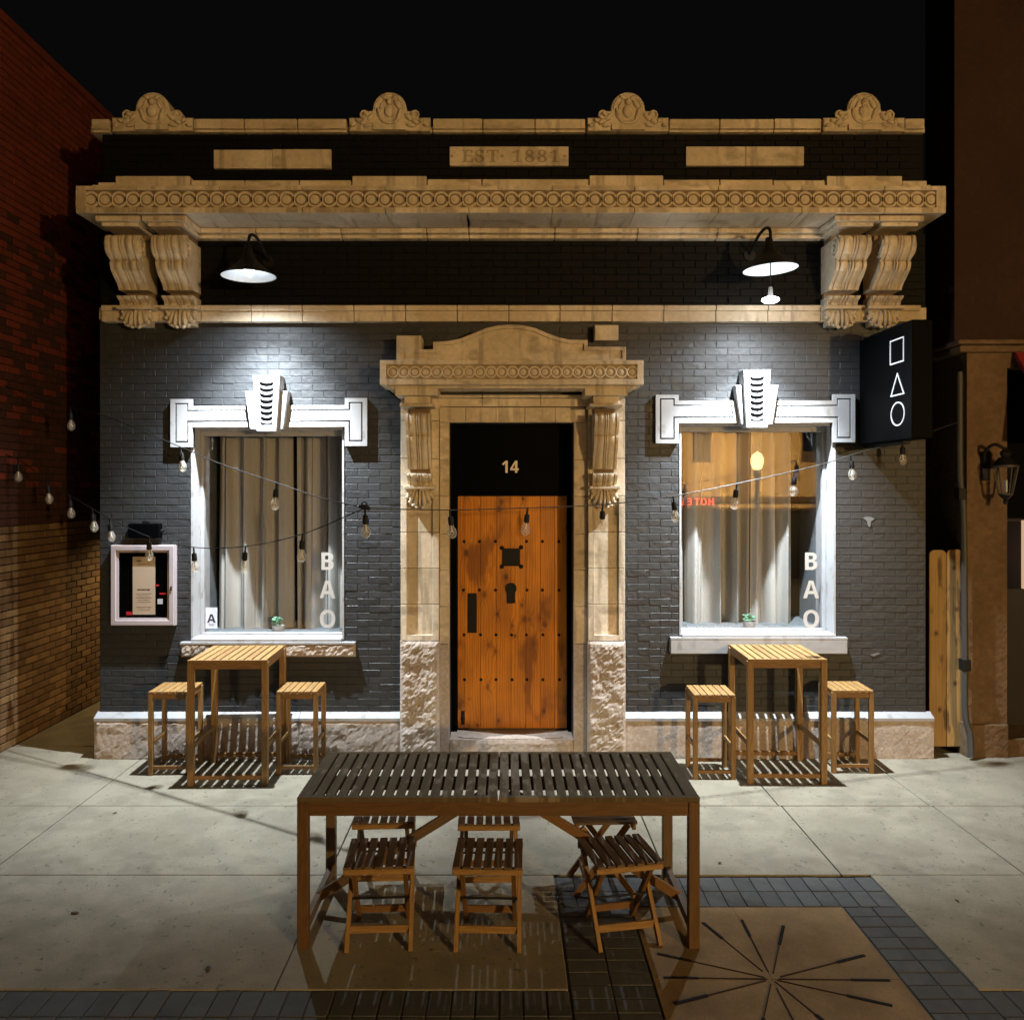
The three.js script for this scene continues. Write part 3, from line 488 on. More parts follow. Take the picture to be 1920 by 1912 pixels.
{
  for (const [p, q] of [[824, 873], [873, 930], [930, 984], [984, 1041], [1041, 1098]]) part(surround, 'lintel_stone', rbox(mx(p, 0.06) + 0.0015, mx(q, 0.06) - 0.0015, DOOR.y1 + 0.002, my(764, 0.06), -0.3, 0.062 + rr(-0.002, 0.002), 0.004), anyStone());
  for (const [p, q] of [[822, 904], [904, 1013], [1013, 1104]]) part(surround, 'upper_lintel_stone', merge([rbox(mx(p, 0.08) + 0.0015, mx(q, 0.08) - 0.0015, my(762, 0.08), my(747, 0.08), 0, 0.085, 0.004), rbox(mx(p, 0.1) + 0.0015, mx(q, 0.1) - 0.0015, my(746, 0.1), 3.10, 0, 0.12, 0.01)]), M.stone);
  // hood: ring band, soffit, pediment
  const z = 0.42, xa = mx(712, z), xb = mx(1207, z), y0 = my(721, z), y1 = my(675, z), hood = part(surround, 'hood', merge([rbox(xa, xb, y0, y0 + 0.045, 0.0, z, 0.005), rbox(xa, xb, y1 - 0.035, y1, 0.0, z, 0.005), box(xa + 0.001, xb - 0.001, y0 + 0.04, y1 - 0.03, 0.0, z - 0.03), box(xa, xa + 0.05, y0 + 0.04, y1 - 0.03, 0, z - 0.002), box(xb - 0.05, xb, y0 + 0.04, y1 - 0.03, 0, z - 0.002), rbox(xa + 0.05, xb - 0.05, y0 - 0.022, y0 - 0.001, 0, 0.36, 0.006)]), M.stone);
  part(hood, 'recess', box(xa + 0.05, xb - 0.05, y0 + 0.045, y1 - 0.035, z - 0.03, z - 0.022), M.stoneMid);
  const rg = ringGeo(0.043, 0.01);
  for (let i = 0; i < 23; i++) { const m = part(surround, 'rosette', rg, M.stone); m.position.set(mix(mx(736, z), mx(1186, z), i / 22), (y0 + y1) / 2 + 0.005, z - 0.02); m.rotation.z = rr(0, 3); }
  const zp = 0.3, pp = [[743, 675], [743, 655], [812, 655], [812, 641], [838, 639.5], [862, 635], [890, 624], [912, 615], [935, 610], [958, 608.5], [981, 610], [1004, 615], [1026, 624.5], [1046, 632], [1066, 636.5], [1102, 637.5], [1102, 650], [1174, 650], [1174, 675]].map(([a, b]) => [mx(a, zp), my(b, zp)]).reverse();
  pp[pp.length - 1][1] = pp[0][1] = y1 + 0.001;
  const inner = grow(pp, -0.03); 
  part(surround, 'pediment', plate(pp, 0.05, zp - 0.02), M.stone);
  part(surround, 'pediment_rim', plate(pp, zp - 0.02, zp, [inner], 0), M.stone);
  part(surround, 'corner_block', rbox(mx(743, 0.25), mx(790, 0.25), my(655, 0.3) + 0.002, my(629, 0.25), 0.05, 0.25, 0.005), M.stone, 'pale stone block on the left shoulder of the pediment');
  part(surround, 'corner_block', rbox(mx(1115, 0.12), mx(1160, 0.12), my(638, 0.12), my(609, 0.12), -0.005, 0.12, 0.006), M.stone, 'tan stone block standing clear of the pediment on the right');
  for (const cx of [mx(783, 0.3) + 0.005, mx(1137, 0.3)]) {
    const w = 0.2, b = part(surround, 'bracket', consoleBody(cx, w, [[2.93, 0.27], [2.926, 0.325], [2.9, 0.352], [2.84, 0.352], [2.775, 0.315], [2.745, 0.29], [2.738, 0.305], [2.69, 0.30], [2.63, 0.262], [2.56, 0.22], [2.5, 0.195], [2.47, 0.185]], 0.11), M.stone);
    part(surround, 'bracket_neck', box(cx - w * 0.42, cx + w * 0.42, 2.92, 2.978, 0.1, 0.16), M.stoneDark); part(surround, 'bracket_neck', box(cx - w * 0.42, cx + w * 0.42, 2.43, 2.472, 0.1, 0.125), M.stoneDark);  // necks coloured dark for the shade and dirt around the scroll
    void b;
    part(surround, 'bracket_capital', merge([rbox(cx - 0.185, cx + 0.165, 3.066, y0 - 0.024, 0.0, 0.385, 0.006), rbox(cx - 0.115, cx + 0.105, 3.0, 3.066, 0.1, 0.34, 0.012), rbox(cx - 0.145, cx + 0.13, 2.977, 3.001, 0.0, 0.37, 0.006)]), M.stone);
    part(surround, 'bracket_scroll', consoleBody(cx, w * 1.02, [[2.436, 0.15], [2.434, 0.2], [2.425, 0.235], [2.40, 0.232], [2.375, 0.2], [2.345, 0.175], [2.33, 0.18]], 0.11), M.stone);
    part(surround, 'bracket_plate', rbox(cx - 0.13, cx + 0.13, 2.302, 2.328, 0.1, 0.215, 0.005), M.stone);
    part(surround, 'leaf', acanthus(cx, 2.30, 2.14, 0.215, 0.15).translate(0, 0, 0.012), M.stone);
  }
  part(surround, 'step', merge([rockFace(DOOR.x0 + 0.002, DOOR.x1 - 0.002, -0.02, 0.16, -0.42, 0.055, 0.01, 91, 0.03), flat(new THREE.CylinderGeometry(0.9, 0.9, 0.006, 40).scale(0.5, 1, 0.07).translate(0.06, 0.165, -0.02))]), M.rock);
}
// the door
{
  const z = -0.24, dx0 = mx(858, z), dx1 = mx(1063, z), dy0 = my(1365, z), dy1 = my(930, z);
  const door = part(shop, 'door', box(dx0, dx1, dy0, dy1, z - 0.05, z - 0.012), M.ink);
  const bx = [858, 871.5, 901, 931, 958, 986, 1013, 1040, 1063].map((p) => mx(p, z));
  for (let i = 1; i < bx.length; i++) { const g = new RoundedBoxGeometry(bx[i] - bx[i - 1] - 0.0016, dy1 - dy0, 0.03, 1, 0.0025).translate((bx[i] + bx[i - 1]) / 2, (dy0 + dy1) / 2, z - 0.012 + rr(-0.0015, 0.0015)), f = flat(g), uv = f.attributes.uv; for (let k = 0; k < uv.count; k++) uv.setXY(k, uv.getX(k) + 0.45 + i * 0.0, uv.getY(k)); part(door, 'plank', f, i % 3 === 1 ? M.doorB : M.door); }
  const stud = flat(new THREE.SphereGeometry(0.0145, 8, 5).scale(1, 1, 0.6));
  [[1015, [870, 899, 929, 987, 1017, 1048]], [1106, [869, 899, 929, 988, 1017, 1048]], [1190, [870, 901, 930, 959, 987, 1018, 1048]], [1274, [871, 902, 930, 960, 988, 1018, 1049]]].forEach(([py, xs]) => xs.forEach((px) => part(door, 'stud', stud, M.iron).position.set(mx(px, z), my(py, z), z + 0.004)));
  const hatch = part(door, 'peep_hatch', rbox(mx(942, z), mx(975, z), my(1061, z), my(1028, z), z, z + 0.016, 0.003), M.iron);
  void hatch; part(door, 'hatch_nail', merge([[941, 1027], [977, 1026], [941, 1062], [977, 1062]].map(([a, b]) => flat(new THREE.SphereGeometry(0.02, 8, 6).scale(1, 1, 0.6).translate(mx(a, z), my(b, z), z + 0.006)))), M.iron);
  part(door, 'lock_plate', merge([flat(new THREE.CylinderGeometry(0.051, 0.051, 0.018, 20).rotateX(Math.PI / 2).translate(mx(958, z), my(1103, z), z + 0.01)), rbox(mx(950, z), mx(966, z), my(1131, z), my(1108, z), z, z + 0.014, 0.006)]), M.iron);
  part(door, 'pull_plate', rbox(mx(877, z), mx(894, z), my(1186, z), my(1112, z), z, z + 0.014, 0.003), M.iron);
  part(door, 'floor_bolt', merge([rbox(mx(865, z), mx(871, z), my(1358, z), my(1332, z), z, z + 0.012, 0.003), blob(mx(868, z), my(1346, z), z + 0.012, 0.016, 0.03, 0.012)]), M.iron);
  const frame = part(shop, 'door_frame', merge([box(DOOR.x0, dx0 - 0.003, 0.16, DOOR.y1, -0.3, -0.19), box(dx1 + 0.003, DOOR.x1, 0.16, DOOR.y1, -0.3, -0.19), box(dx0 - 0.003, dx1 + 0.003, dy1 + 0.004, DOOR.y1, -0.3, -0.205)]), M.blackGloss);
  part(frame, 'house_number', words('14', fontBold, 0.108, 0.012, mx(957, -0.2), my(875, -0.2), -0.203, 0.95), M.brass, 'pale house number 14 on the black transom');
}
// windows
function lintel(outline, panels, key, z0) {
  const q = (pts, z = z0) => pts.map(([a, b]) => [mx(a, z), my(b, z)]);
  const o = q(outline), ps = panels.map((p) => q(p));
  const win = part(shop, 'window_lintel', plate(o, -0.006, 0.03), M.groove);
  part(win, 'border', plate(o, 0.03, z0, ps.map((p) => grow(p, 0.011))), M.white);
  ps.forEach((p) => part(win, 'raised_panel', plate(p, 0.03, z0 - 0.002, [], 0.003), M.white));
  const { top, bot, fl, y, c } = key, zk = 0.17, k = (x, yy, z = zk) => [mx(x, z), my(yy, z)];
  const flank = (s) => [[c + s * (bot / 2 - 2), y[3] + 1], [c + s * fl[1] / 2, y[3] - 1], [c + s * fl[0] / 2, y[1]], [c + s * (top / 2 - 2), y[1]]].map(([a, b]) => k(a, b, 0.115));
  part(win, 'keystone_wing', plate(flank(-1), 0.0, 0.115, [], 0.004), M.white); part(win, 'keystone_wing', plate(flank(1), 0.0, 0.115, [], 0.004), M.white);
  const kp = [[c - top / 2, y[0]], [c + top / 2, y[0]], [c + bot / 2, y[4]], [c - bot / 2, y[4]]].map(([a, b]) => k(a, b)), slot = [[c - top / 2 + 11, y[0] + 7], [c + top / 2 - 11, y[0] + 7], [c + bot / 2 - 7, y[4] - 11], [c - bot / 2 + 7, y[4] - 11]].map(([a, b]) => k(a, b));
  const ks = part(win, 'keystone', merge([plate(kp, 0.0, zk - 0.024), plate(kp, zk - 0.024, zk, [slot])]), M.white);
  part(ks, 'slot_back', plate(grow(slot, -0.001), zk - 0.0235, zk - 0.0205), M.groove);  // black backing paints the shadow lines beneath the scales
  const n = 8, ys = slot[0][1], ye = slot[2][1], hh = (ys - ye) / n;
  for (let i = 0; i < n; i++) {                                  // overlapping fish scales inside the slot
    const t = (i + 0.5) / n, hw = mix((slot[1][0] - slot[0][0]) / 2, (slot[2][0] - slot[3][0]) / 2, t), cx = (kp[0][0] + kp[1][0]) / 2, yy = ys - hh * i, sc = [];
    for (let a = 0; a <= 10; a++) { const th = Math.PI + a / 10 * Math.PI; sc.push([cx + hw * 0.97 * Math.cos(th), yy - hh * 0.3 + hh * 0.45 * Math.sin(th)]); }
    for (let a = 10; a >= 0; a--) { const th = Math.PI + a / 10 * Math.PI; sc.push([cx + hw * 0.97 * Math.cos(th), yy - (i ? 0 : -hh * 0.1) + hh * 0.08 + hh * (i ? 0.45 : 0) * Math.sin(th)]); }
    part(ks, 'scale', plate(sc, zk - 0.022, zk - 0.004, [], 0.003), M.white);
  }
  return win;
}
lintel([[319, 748], [360, 748], [360, 761], [646, 759], [646, 746], [688, 746], [688, 836], [646, 836], [646, 800], [360, 801], [360, 838], [319, 838]],
  [[[330, 758], [350, 758], [350, 771], [458, 770], [461, 788], [350, 789], [350, 827], [330, 827]], [[547, 770], [656, 769], [656, 756], [677, 756], [677, 825], [656, 825], [656, 788], [544, 789]]],
  { top: 50, bot: 36, fl: [80, 62], y: [703, 733, 0, 805, 808], c: 499 }, 0.055);
lintel([[1230, 740], [1273, 740], [1273, 751], [1562, 751], [1562, 739], [1604, 739], [1604, 829], [1562, 829], [1562, 792], [1273, 793], [1273, 831], [1230, 831]],
  [[[1240, 749], [1263, 749], [1263, 761], [1371, 761], [1374, 781], [1263, 781], [1263, 821], [1240, 821]], [[1459, 762], [1572, 761], [1572, 749], [1594, 749], [1594, 819], [1572, 819], [1572, 781], [1456, 781]]],
  { top: 50, bot: 38, fl: [80, 58], y: [693, 722, 0, 796, 801], c: 1420 }, 0.055);
WIN.forEach((w, i) => {
  const t = 0.016, zf = -0.2, fw = 0.03;
  const win = part(shop, 'window', merge([box(w.x0, w.x0 + t, w.y0, w.y1, -0.42, 0.006), box(w.x1 - t, w.x1, w.y0, w.y1, -0.42, 0.006), box(w.x0 + t, w.x1 - t, w.y1 - t, w.y1, -0.42, 0.003)]), M.white);
  const a = w.x0 + t, b = w.x1 - t, c = w.y0 + 0.01, d = w.y1 - t;
  part(win, 'frame', merge([rbox(a, a + fw, c, d, zf - 0.03, zf + 0.03, 0.004), rbox(b - fw, b, c, d, zf - 0.03, zf + 0.03, 0.004), rbox(a + fw, b - fw, d - fw * 1.6, d, zf - 0.03, zf + 0.03, 0.004), rbox(a + fw, b - fw, c, c + 0.02, zf - 0.03, zf + 0.03, 0.004)]), M.white);
  part(win, 'pane', box(a + fw - 0.004, b - fw + 0.004, c + 0.016, d - fw * 1.6 + 0.004, zf - 0.004, zf + 0.002), M.glass);
  part(win, 'display_sill', rbox(a - 0.1, b + 0.1, c - 0.03, c + 0.012, -0.95, zf - 0.032, 0.004), M.grey);
  part(win, 'display_cheek', merge([box(a - 0.012, a - 0.001, c + 0.012, d, -0.85, -0.421), box(b + 0.001, b + 0.012, c + 0.012, d, -0.85, -0.421), box(a, b, d + 0.001, d + 0.02, -1.0, -0.421)]), M.grey);
  part(win, 'lettering', merge([['B', 1052], ['A', 1105], ['O', 1160]].map(([ch, py]) => words(ch, fontBold, 0.155, 0.0015, i ? mx(1521, zf) : mx(614, zf), my(py, zf), zf + 0.0025, 1.0))), M.vinyl, i ? 'letters B A O set vertically at the right of the pane' : 'letters B A O set vertically on the right of the pane');
  if (i) part(win, 'small_lettering', words('bun bar', fontSans, 0.04, 0.001, mx(1330, zf), my(1176, zf), zf + 0.0025, 1.0, 0.062), M.vinyl);
  const sl = i ? [1258, 1590, 1197, 1226] : [337, 665, 1206, 1232], zs = 0.062;
  const sx0 = mx(sl[0], zs), sx1 = mx(sl[1], zs), sy0 = my(sl[3], zs), sy1 = my(sl[2], zs);
  const sill = part(win, 'sill', i ? rbox(sx0, sx1, sy0, sy1, -0.008, zs, 0.006) : rockFace(sx0, sx1, sy0, sy1 - 0.01, -0.008, zs - 0.02, 0.03, 71, 0.018, 0.01), i ? M.white : M.rock);
  part(sill, 'painted_top', merge([box(sx0, sx1, sy1 - 0.008, sy1 + 0.006, -0.008, zs + 0.001), box(w.x0 + t, w.x1 - t, sy1 + 0.006, w.y0 + 0.012, -0.19, 0.05), box(w.x0 + t, w.x1 - t, sy1 - 0.03, sy1 + 0.0055, -0.19, -0.009)]), M.white);
});
part(shop, 'paint_scuff', plate([[-0.05, 0.02], [-0.01, 0.03], [0.03, 0.025], [0.05, 0.01], [0.02, -0.01], [0.012, -0.06], [-0.008, -0.05], [-0.015, -0.01]], 0, 0.0012).translate(mx(1629), my(975), 0.0045), M.scuff);
part(shop, 'paint_scuff', plate([[-0.04, 0.0], [0.03, 0.018], [0.05, 0.01], [-0.01, -0.014]], 0, 0.0012).translate(mx(1640), my(1227), 0.0045), M.scuff);

// curtains
function curtain(name, label, x0, x1, y0, y1, zc, amp, folds, seed) {
  const q = rng(seed), N = 220, H = 8, g = new THREE.PlaneGeometry(1, 1, N, H), p = g.attributes.position, ph = []; for (let k = 0; k < 5; k++) ph.push(q() * 6.28, 0.6 + q() * 0.8);
  for (let i = 0; i < p.count; i++) {
    const u = p.getX(i) + 0.5, v = p.getY(i) + 0.5, t = u * folds * 2 * Math.PI, gather = 1 + 0.25 * (1 - v);
    let w = Math.sin(t + ph[0] + 0.9 * Math.sin(u * 5 + ph[2])) * 0.62 + Math.sin(t * 1.63 * ph[1] + ph[4]) * 0.3 + Math.sin(t * 2.9 + ph[6] + (1 - v) * 0.6) * 0.13;
    p.setXYZ(i, mix(x0, x1, u) + 0.012 * Math.sin(t * 1.3 + ph[8]) * gather + (1 - v) * 0.014 * Math.sin(u * 9 + seed), mix(y0, y1, v), zc + amp * w * gather);
  }
  g.computeVertexNormals();
  const o = thing(name, label, 'curtain', [0, 0, 0]), uv = g.attributes.uv; for (let i = 0; i < uv.count; i++) uv.setXY(i, uv.getX(i) * (x1 - x0) * 2, uv.getY(i) * (y1 - y0));
  const m = part(o, 'drape', g, M.cloth); part(o, 'rod', flat(new THREE.CylinderGeometry(0.012, 0.012, x1 - x0 + 0.1, 10).rotateZ(Math.PI / 2).translate((x0 + x1) / 2, y1 - 0.01, zc)), M.iron); void m;
}
const zc = -0.47, zr = -0.55;
curtain('curtain', 'left drape of the left window, behind the letter grade card and potted plant', mx(412, zc), mx(550, zc), 1.03, 2.9, zc, 0.062, 4.3, 5);
curtain('curtain', 'right drape of the left window, hanging behind its BAO letters', mx(556, zc), mx(650, zc), 1.03, 2.9, zc, 0.062, 3.1, 9);
curtain('curtain', 'wide left drape of the right window, beside the potted succulent', mx(1268, zr), mx(1404, zr), 1.06, 2.93, zr, 0.095, 3.4, 14);
curtain('curtain', 'right drape of the right window, ending left of its BAO letters', mx(1410, zr), mx(1486, zr), 1.06, 2.93, zr, 0.09, 2.4, 23);
// window plants and the grade card
function plant(px, py, label, group) {
  const z = -0.29, o = thing('potted_plant', label, 'plant', [mx(px, z), my(py, z), z]);
  part(o, 'pot', lathe([[0.0, 0], [0.048, 0], [0.058, 0.095], [0.052, 0.095], [0.048, 0.08], [0, 0.08]], 16), M.white);
  const q = rng(px); for (let k = 0; k < 22; k++) { const a = q() * 6.28, r = q() * 0.055, up = 0.1 + q() * 0.06; part(o, 'leaf', flat(new THREE.SphereGeometry(1, 7, 5).scale(0.024, 0.009, 0.015).rotateZ(0.5 - q()).rotateY(a).translate(r * Math.cos(a), up, r * Math.sin(a))), q() < 0.5 ? M.leaf : M.leafB); }
}
plant(522, 1192, 'small green plant in white pot on the left window sill'); plant(1405, 1184, 'small green succulent in white pot on the right window sill');
{
  const z = -0.206, o = thing('grade_card', 'white card with a large letter A inside the left window, at its lower left corner', 'card', [mx(396, z), my(1178, z), z]);
  part(o, 'sheet', box(-0.052, 0.052, 0, 0.185, -0.002, 0), M.card); part(o, 'letter', words('A', fontBold, 0.075, 0.001, 0, 0.088, 0.0003, 1.1), M.ink); part(o, 'small_print', merge([box(-0.024, 0.022, 0.034, 0.037, 0.0003, 0.001), box(-0.02, 0.024, 0.024, 0.027, 0.0003, 0.001)]), M.ink);
}
// menu case and the small box above it
{
  const z = 0.066, x0 = mx(206, z), x1 = mx(326, z), y0 = my(1173, z), y1 = my(1022, z), f = 0.062, cx = (x0 + x1) / 2, o = thing('menu_case', 'shallow wall case with pale metal frame and narrow paper menu, left of the left window', 'display case', [cx, y0, 0]);
  const w = (x1 - x0) / 2, h = y1 - y0;
  part(o, 'back', box(-w + 0.01, w - 0.01, 0.01, h - 0.01, -0.006, 0.03), M.blackGloss);
  const outer = [[-w, 0], [w, 0], [w, h], [-w, h]];
  part(o, 'frame', merge([plate(outer, 0.0, 0.054, [grow(outer, -0.05)]), plate(grow(outer, -0.004), 0.054, 0.066, [grow(outer, -0.045)], 0.003), plate(grow(outer, -0.05), 0.04, 0.05, [grow(outer, -0.064)])]), M.alu);
  part(o, 'pane', box(-w + 0.055, w - 0.055, 0.055, h - 0.055, 0.042, 0.044), M.glass);
  const pz = 0.04, px0 = -0.095, px1 = 0.098, py0 = 0.09, py1 = 0.585, sheet = part(o, 'menu_sheet', box(px0, px1, py0, py1, 0.0305, 0.033), M.paper);
  const ink = []; { const q = rng(8); for (const [y, s, e, t] of [[0.548, -0.06, -0.02, 0.012], [0.522, -0.05, 0.055, 0.004], [0.303, -0.055, 0.055, 0.013], [0.268, -0.065, 0.065, 0.004], [0.252, -0.06, 0.05, 0.004], [0.234, -0.066, 0.066, 0.006], [0.214, -0.05, 0.05, 0.004], [0.196, -0.06, 0.06, 0.004], [0.152, -0.066, 0.066, 0.006], [0.132, -0.05, 0.055, 0.004]]) for (let x = s; x < e; ) { const l = 0.005 + q() * 0.016; ink.push(box(x, Math.min(e, x + l), y - t / 2, y + t / 2, 0.0332, 0.0336)); x += l + 0.005; } }
  part(sheet, 'print', merge(ink), M.ink); void pz;
  part(o, 'red_piece', merge([box(0.118, 0.15, 0.325, 0.34, 0.031, 0.034).rotateZ(0.06), box(0.135, 0.19, 0.262, 0.276, 0.031, 0.034), box(-0.15, -0.10, 0.085, 0.115, 0.031, 0.034)]), M.redFlat);  // small flat red pieces at the back of the case
  part(o, 'white_tag', box(0.118, 0.162, 0.18, 0.224, 0.031, 0.034), M.card); part(o, 'latch', rbox(w - 0.032, w - 0.018, h * 0.44, h * 0.49, 0.064, 0.074, 0.003), M.iron);
}
{ const o = thing('picture_light', 'small dark metal box fixed to the bricks above the menu case', 'wall box', [mx(275), my(1008), 0]); part(o, 'housing', rbox(-0.135, 0.135, 0, 0.125, -0.004, 0.07, 0.01), M.blackGloss); part(o, 'mount', rbox(-0.03, 0.03, 0.125, 0.15, -0.004, 0.03, 0.005), M.iron); part(o, 'knob', flat(new THREE.CylinderGeometry(0.014, 0.014, 0.03, 10).rotateZ(Math.PI / 2).translate(0.15, 0.06, 0.03)), M.iron); }

// ---------------------------------------------------------------- the two gooseneck lamps (lit)
function wallLamp(px, py, tilt, label, hanging) {
  const z = 0.58, x = mx(px, z), yr = my(py, z), o = thing('wall_lamp', label, 'wall lamp', [x, yr, 0], 0, 'gooseneck lamps over the windows');
  const top = yr + 0.245;
  part(o, 'arm', tube([V(0, 0.27, -0.005), V(0, 0.31, 0.1), V(0, 0.36, 0.27), V(0, 0.36, 0.48), V(0, 0.31, 0.57), V(0, 0.25, z)], 0.013, 40, 8), M.iron);
  part(o, 'wall_plate', flat(new THREE.CylinderGeometry(0.05, 0.05, 0.02, 18).rotateX(Math.PI / 2).translate(0, 0.27, 0.005)), M.iron);
  const outer = [[0.026, 0.25], [0.034, 0.2], [0.05, 0.15], [0.085, 0.105], [0.14, 0.06], [0.2, 0.012], [0.214, 0]], inner = [[0.212, 0.0005], [0.197, 0.01], [0.137, 0.056], [0.081, 0.1], [0.045, 0.145], [0, 0.165]];
  const sh = part(o, 'shade', lathe([...outer.slice().reverse(), [0, 0.25]], 36), M.iron); sh.position.set(0, 0, z); sh.rotation.z = tilt;
  part(sh, 'lining', lathe(inner, 36), M.enamel);
  const bulb = part(o, 'bulb', hanging ? lathe([[0, -0.265], [0.05, -0.262], [0.07, -0.245], [0.066, -0.23], [0.03, -0.215], [0.0, -0.212]], 20) : flat(new THREE.SphereGeometry(0.042, 16, 12).scale(1, 1.15, 1).translate(0, 0.045, 0)), M.ledBulb); bulb.position.z = z;
  if (hanging) { part(o, 'cord', flat(new THREE.CylinderGeometry(0.0045, 0.0045, 0.3, 8).translate(0, 0.0, z)), M.rubber); part(o, 'socket', flat(new THREE.CylinderGeometry(0.015, 0.022, 0.075, 12).translate(0, -0.178, z)), M.socketWhite); } else part(o, 'socket', flat(new THREE.CylinderGeometry(0.022, 0.022, 0.06, 12).translate(0, 0.14, z)), M.socketWhite);
  const ly = hanging ? -0.245 : 0.045;
  for (const [cd, half, out] of [[BEAM_CD, 0.75, -0.16], [SPILL_CD, hanging ? 1.45 : 1.25, 0]]) {   // a flood bulb: a soft beam and its wide spill
    const spot = new THREE.SpotLight(LED, cd, 0, half, 1, 2); spot.name = 'lamp_light'; spot.position.set(x, yr + ly, z); spot.target.position.set(x, yr + ly - 1, z + out); spot.castShadow = true; spot.shadow.radius = 1.1; scene.add(spot, spot.target);
  }
  const fill = new THREE.PointLight(LED, hanging ? 0.7 : 0.015, 0, 2); fill.name = 'bulb_glow'; fill.position.set(x, yr + ly, z); fill.castShadow = true; fill.shadow.radius = 2; scene.add(fill); void top;
}
wallLamp(466, 518, 0.01, 'lit black gooseneck lamp with wide white-lined shade above the left window', false);
wallLamp(1445, 505, 0.055, 'lit black gooseneck lamp with its bare bulb hanging below the shade above the right window', true);

// ---------------------------------------------------------------- blade sign
{
  const X = 3.05, z0 = 0.02, z1 = 0.96, o = thing('blade_sign', 'black projecting box sign with white outlined square, triangle and circle, right of the right window', 'sign', [X, my(834, 0), 0]);
  const yb = my(834, 0), h = my(640, 0) - yb;
  part(o, 'box', rbox(0, 0.16, 0, h, z0, z1, 0.008), M.blackGloss);
  part(o, 'mount', rbox(0.05, 0.11, -0.03, -0.001, 0.0, z1 - 0.25, 0.004), M.iron); part(o, 'mount', rbox(0.05, 0.11, h + 0.001, h + 0.03, 0.0, z1 - 0.25, 0.004), M.iron);
  const face = (px, py) => { const z = DIST - FOC * X / (px - 945), y = EYE - (py - 915) / S(z) - yb; return [z, y]; };   // where a point of the sign's face lies
  const c1 = face(1683, 658), c2 = face(1684, 720), c3 = face(1684.5, 776), a = 0.115, tw = 0.009;
  const frameOf = (pts) => plate(pts, 0, 0.006, [grow(pts, -tw)]).rotateY(-Math.PI / 2).translate(0.0, 0, 0);
  const put = (name, pts) => part(o, name, frameOf(pts), M.signWhite);
  put('square_outline', [[c1[0] - a, c1[1] - 0.095], [c1[0] + a, c1[1] - 0.095], [c1[0] + a, c1[1] + 0.095], [c1[0] - a, c1[1] + 0.095]]);
  put('triangle_outline', [[c2[0] - a, c2[1] - 0.088], [c2[0] + a, c2[1] - 0.088], [c2[0], c2[1] + 0.088]]);
  put('circle_outline', Array.from({ length: 40 }, (_, i) => [c3[0] + a * Math.cos(i / 40 * 2 * Math.PI), c3[1] + 0.093 * Math.sin(i / 40 * 2 * Math.PI)]));
}

// ---------------------------------------------------------------- string lights
const socketG = lathe([[0, 0.0], [0.006, 0], [0.008, -0.045], [0.019, -0.05], [0.021, -0.1], [0.017, -0.108], [0, -0.108]], 12), bulbG = lathe([[0.014, -0.106], [0.019, -0.118], [0.031, -0.145], [0.033, -0.165], [0.026, -0.188], [0.012, -0.199], [0, -0.201]], 16), filG = merge([flat(new THREE.CylinderGeometry(0.005, 0.006, 0.05, 8).translate(0, -0.13, 0)), flat(new THREE.TorusGeometry(0.012, 0.0016, 5, 12).translate(0, -0.162, 0))]);
function stringLights(label, path, bulbs, skin = M.rubber) {
  const pts = path.map(([px, py, z]) => at(px, py, z)), o = thing('string_lights', label, 'string lights', [0, 0, 0]);
  const c = new THREE.CatmullRomCurve3(pts, false, 'centripetal'); part(o, 'cable', tube(pts, 0.0038, 160, 6), skin);
  const fine = c.getSpacedPoints(600);
  for (const px of bulbs) {
    let best = fine[0], bd = 1e9; for (const p of fine) { const d = Math.abs(945 + p.x * S(p.z) - px); if (d < bd) { bd = d; best = p; } }
    const k = rr(-0.12, 0.12), s = part(o, 'socket', socketG, M.rubber); s.position.copy(best); s.rotation.z = k; s.rotation.x = rr(-0.1, 0.1); part(s, 'bulb', bulbG, M.bulbGlass); part(s, 'filament', filG, M.filament);
  }
  return o;
}
stringLights('upper string of unlit bulbs sloping from the left neighbour to the wire joint', [[2, 720, -0.17], [60, 742, -0.1], [135, 765, 0.0], [190, 778, 0.12], [338, 838, 0.48], [420, 872, 0.75], [518, 905, 1.08], [600, 933, 1.36], [683, 952, 1.61]], [131, 338, 518]);
stringLights('lower string of unlit bulbs sagging past the menu case to the wire joint', [[4, 850, -0.18], [35, 862, -0.16], [90, 903, -0.1], [133, 930, -0.04], [175, 955, 0.04], [205, 972, 0.124], [279, 1006, 0.4], [363, 1026, 0.69], [460, 1024, 1.0], [567, 1001, 1.31], [683, 953, 1.61]], [33, 89, 131, 173, 205, 279, 363, 460, 567]);
stringLights('string of unlit bulbs running from the wire joint across the door and right window', [[684, 953, 1.61], [760, 955, 1.5], [850, 956, 1.4], [990, 952, 1.23], [1130, 946, 1.05], [1262, 930, 0.9], [1390, 905, 0.74], [1490, 883, 0.6], [1547, 869, 0.52], [1600, 852, 0.44], [1700, 825, 0.28], [1800, 790, 0.05]], [685, 842, 990, 1130, 1262, 1382, 1490, 1595, 1692], M.cable);  // paler skin than the other strings: lamplight put into its colour
{ const p = at(683, 952, 1.61), o = thing('wire_joint', 'black knot of wires where the strings of bulbs meet, left of the door', 'connector', [p.x, p.y, p.z]); part(o, 'knot', merge([blob(0, 0.005, 0, 0.03, 0.02, 0.02), blob(-0.02, 0.012, 0.005, 0.02, 0.014, 0.016, 0.5), blob(0.02, 0.0, -0.004, 0.022, 0.015, 0.016, -0.4)]), M.rubber); part(o, 'hook', flat(new THREE.TorusGeometry(0.02, 0.004, 6, 12).translate(0, 0.02, 0.01)), M.iron); }

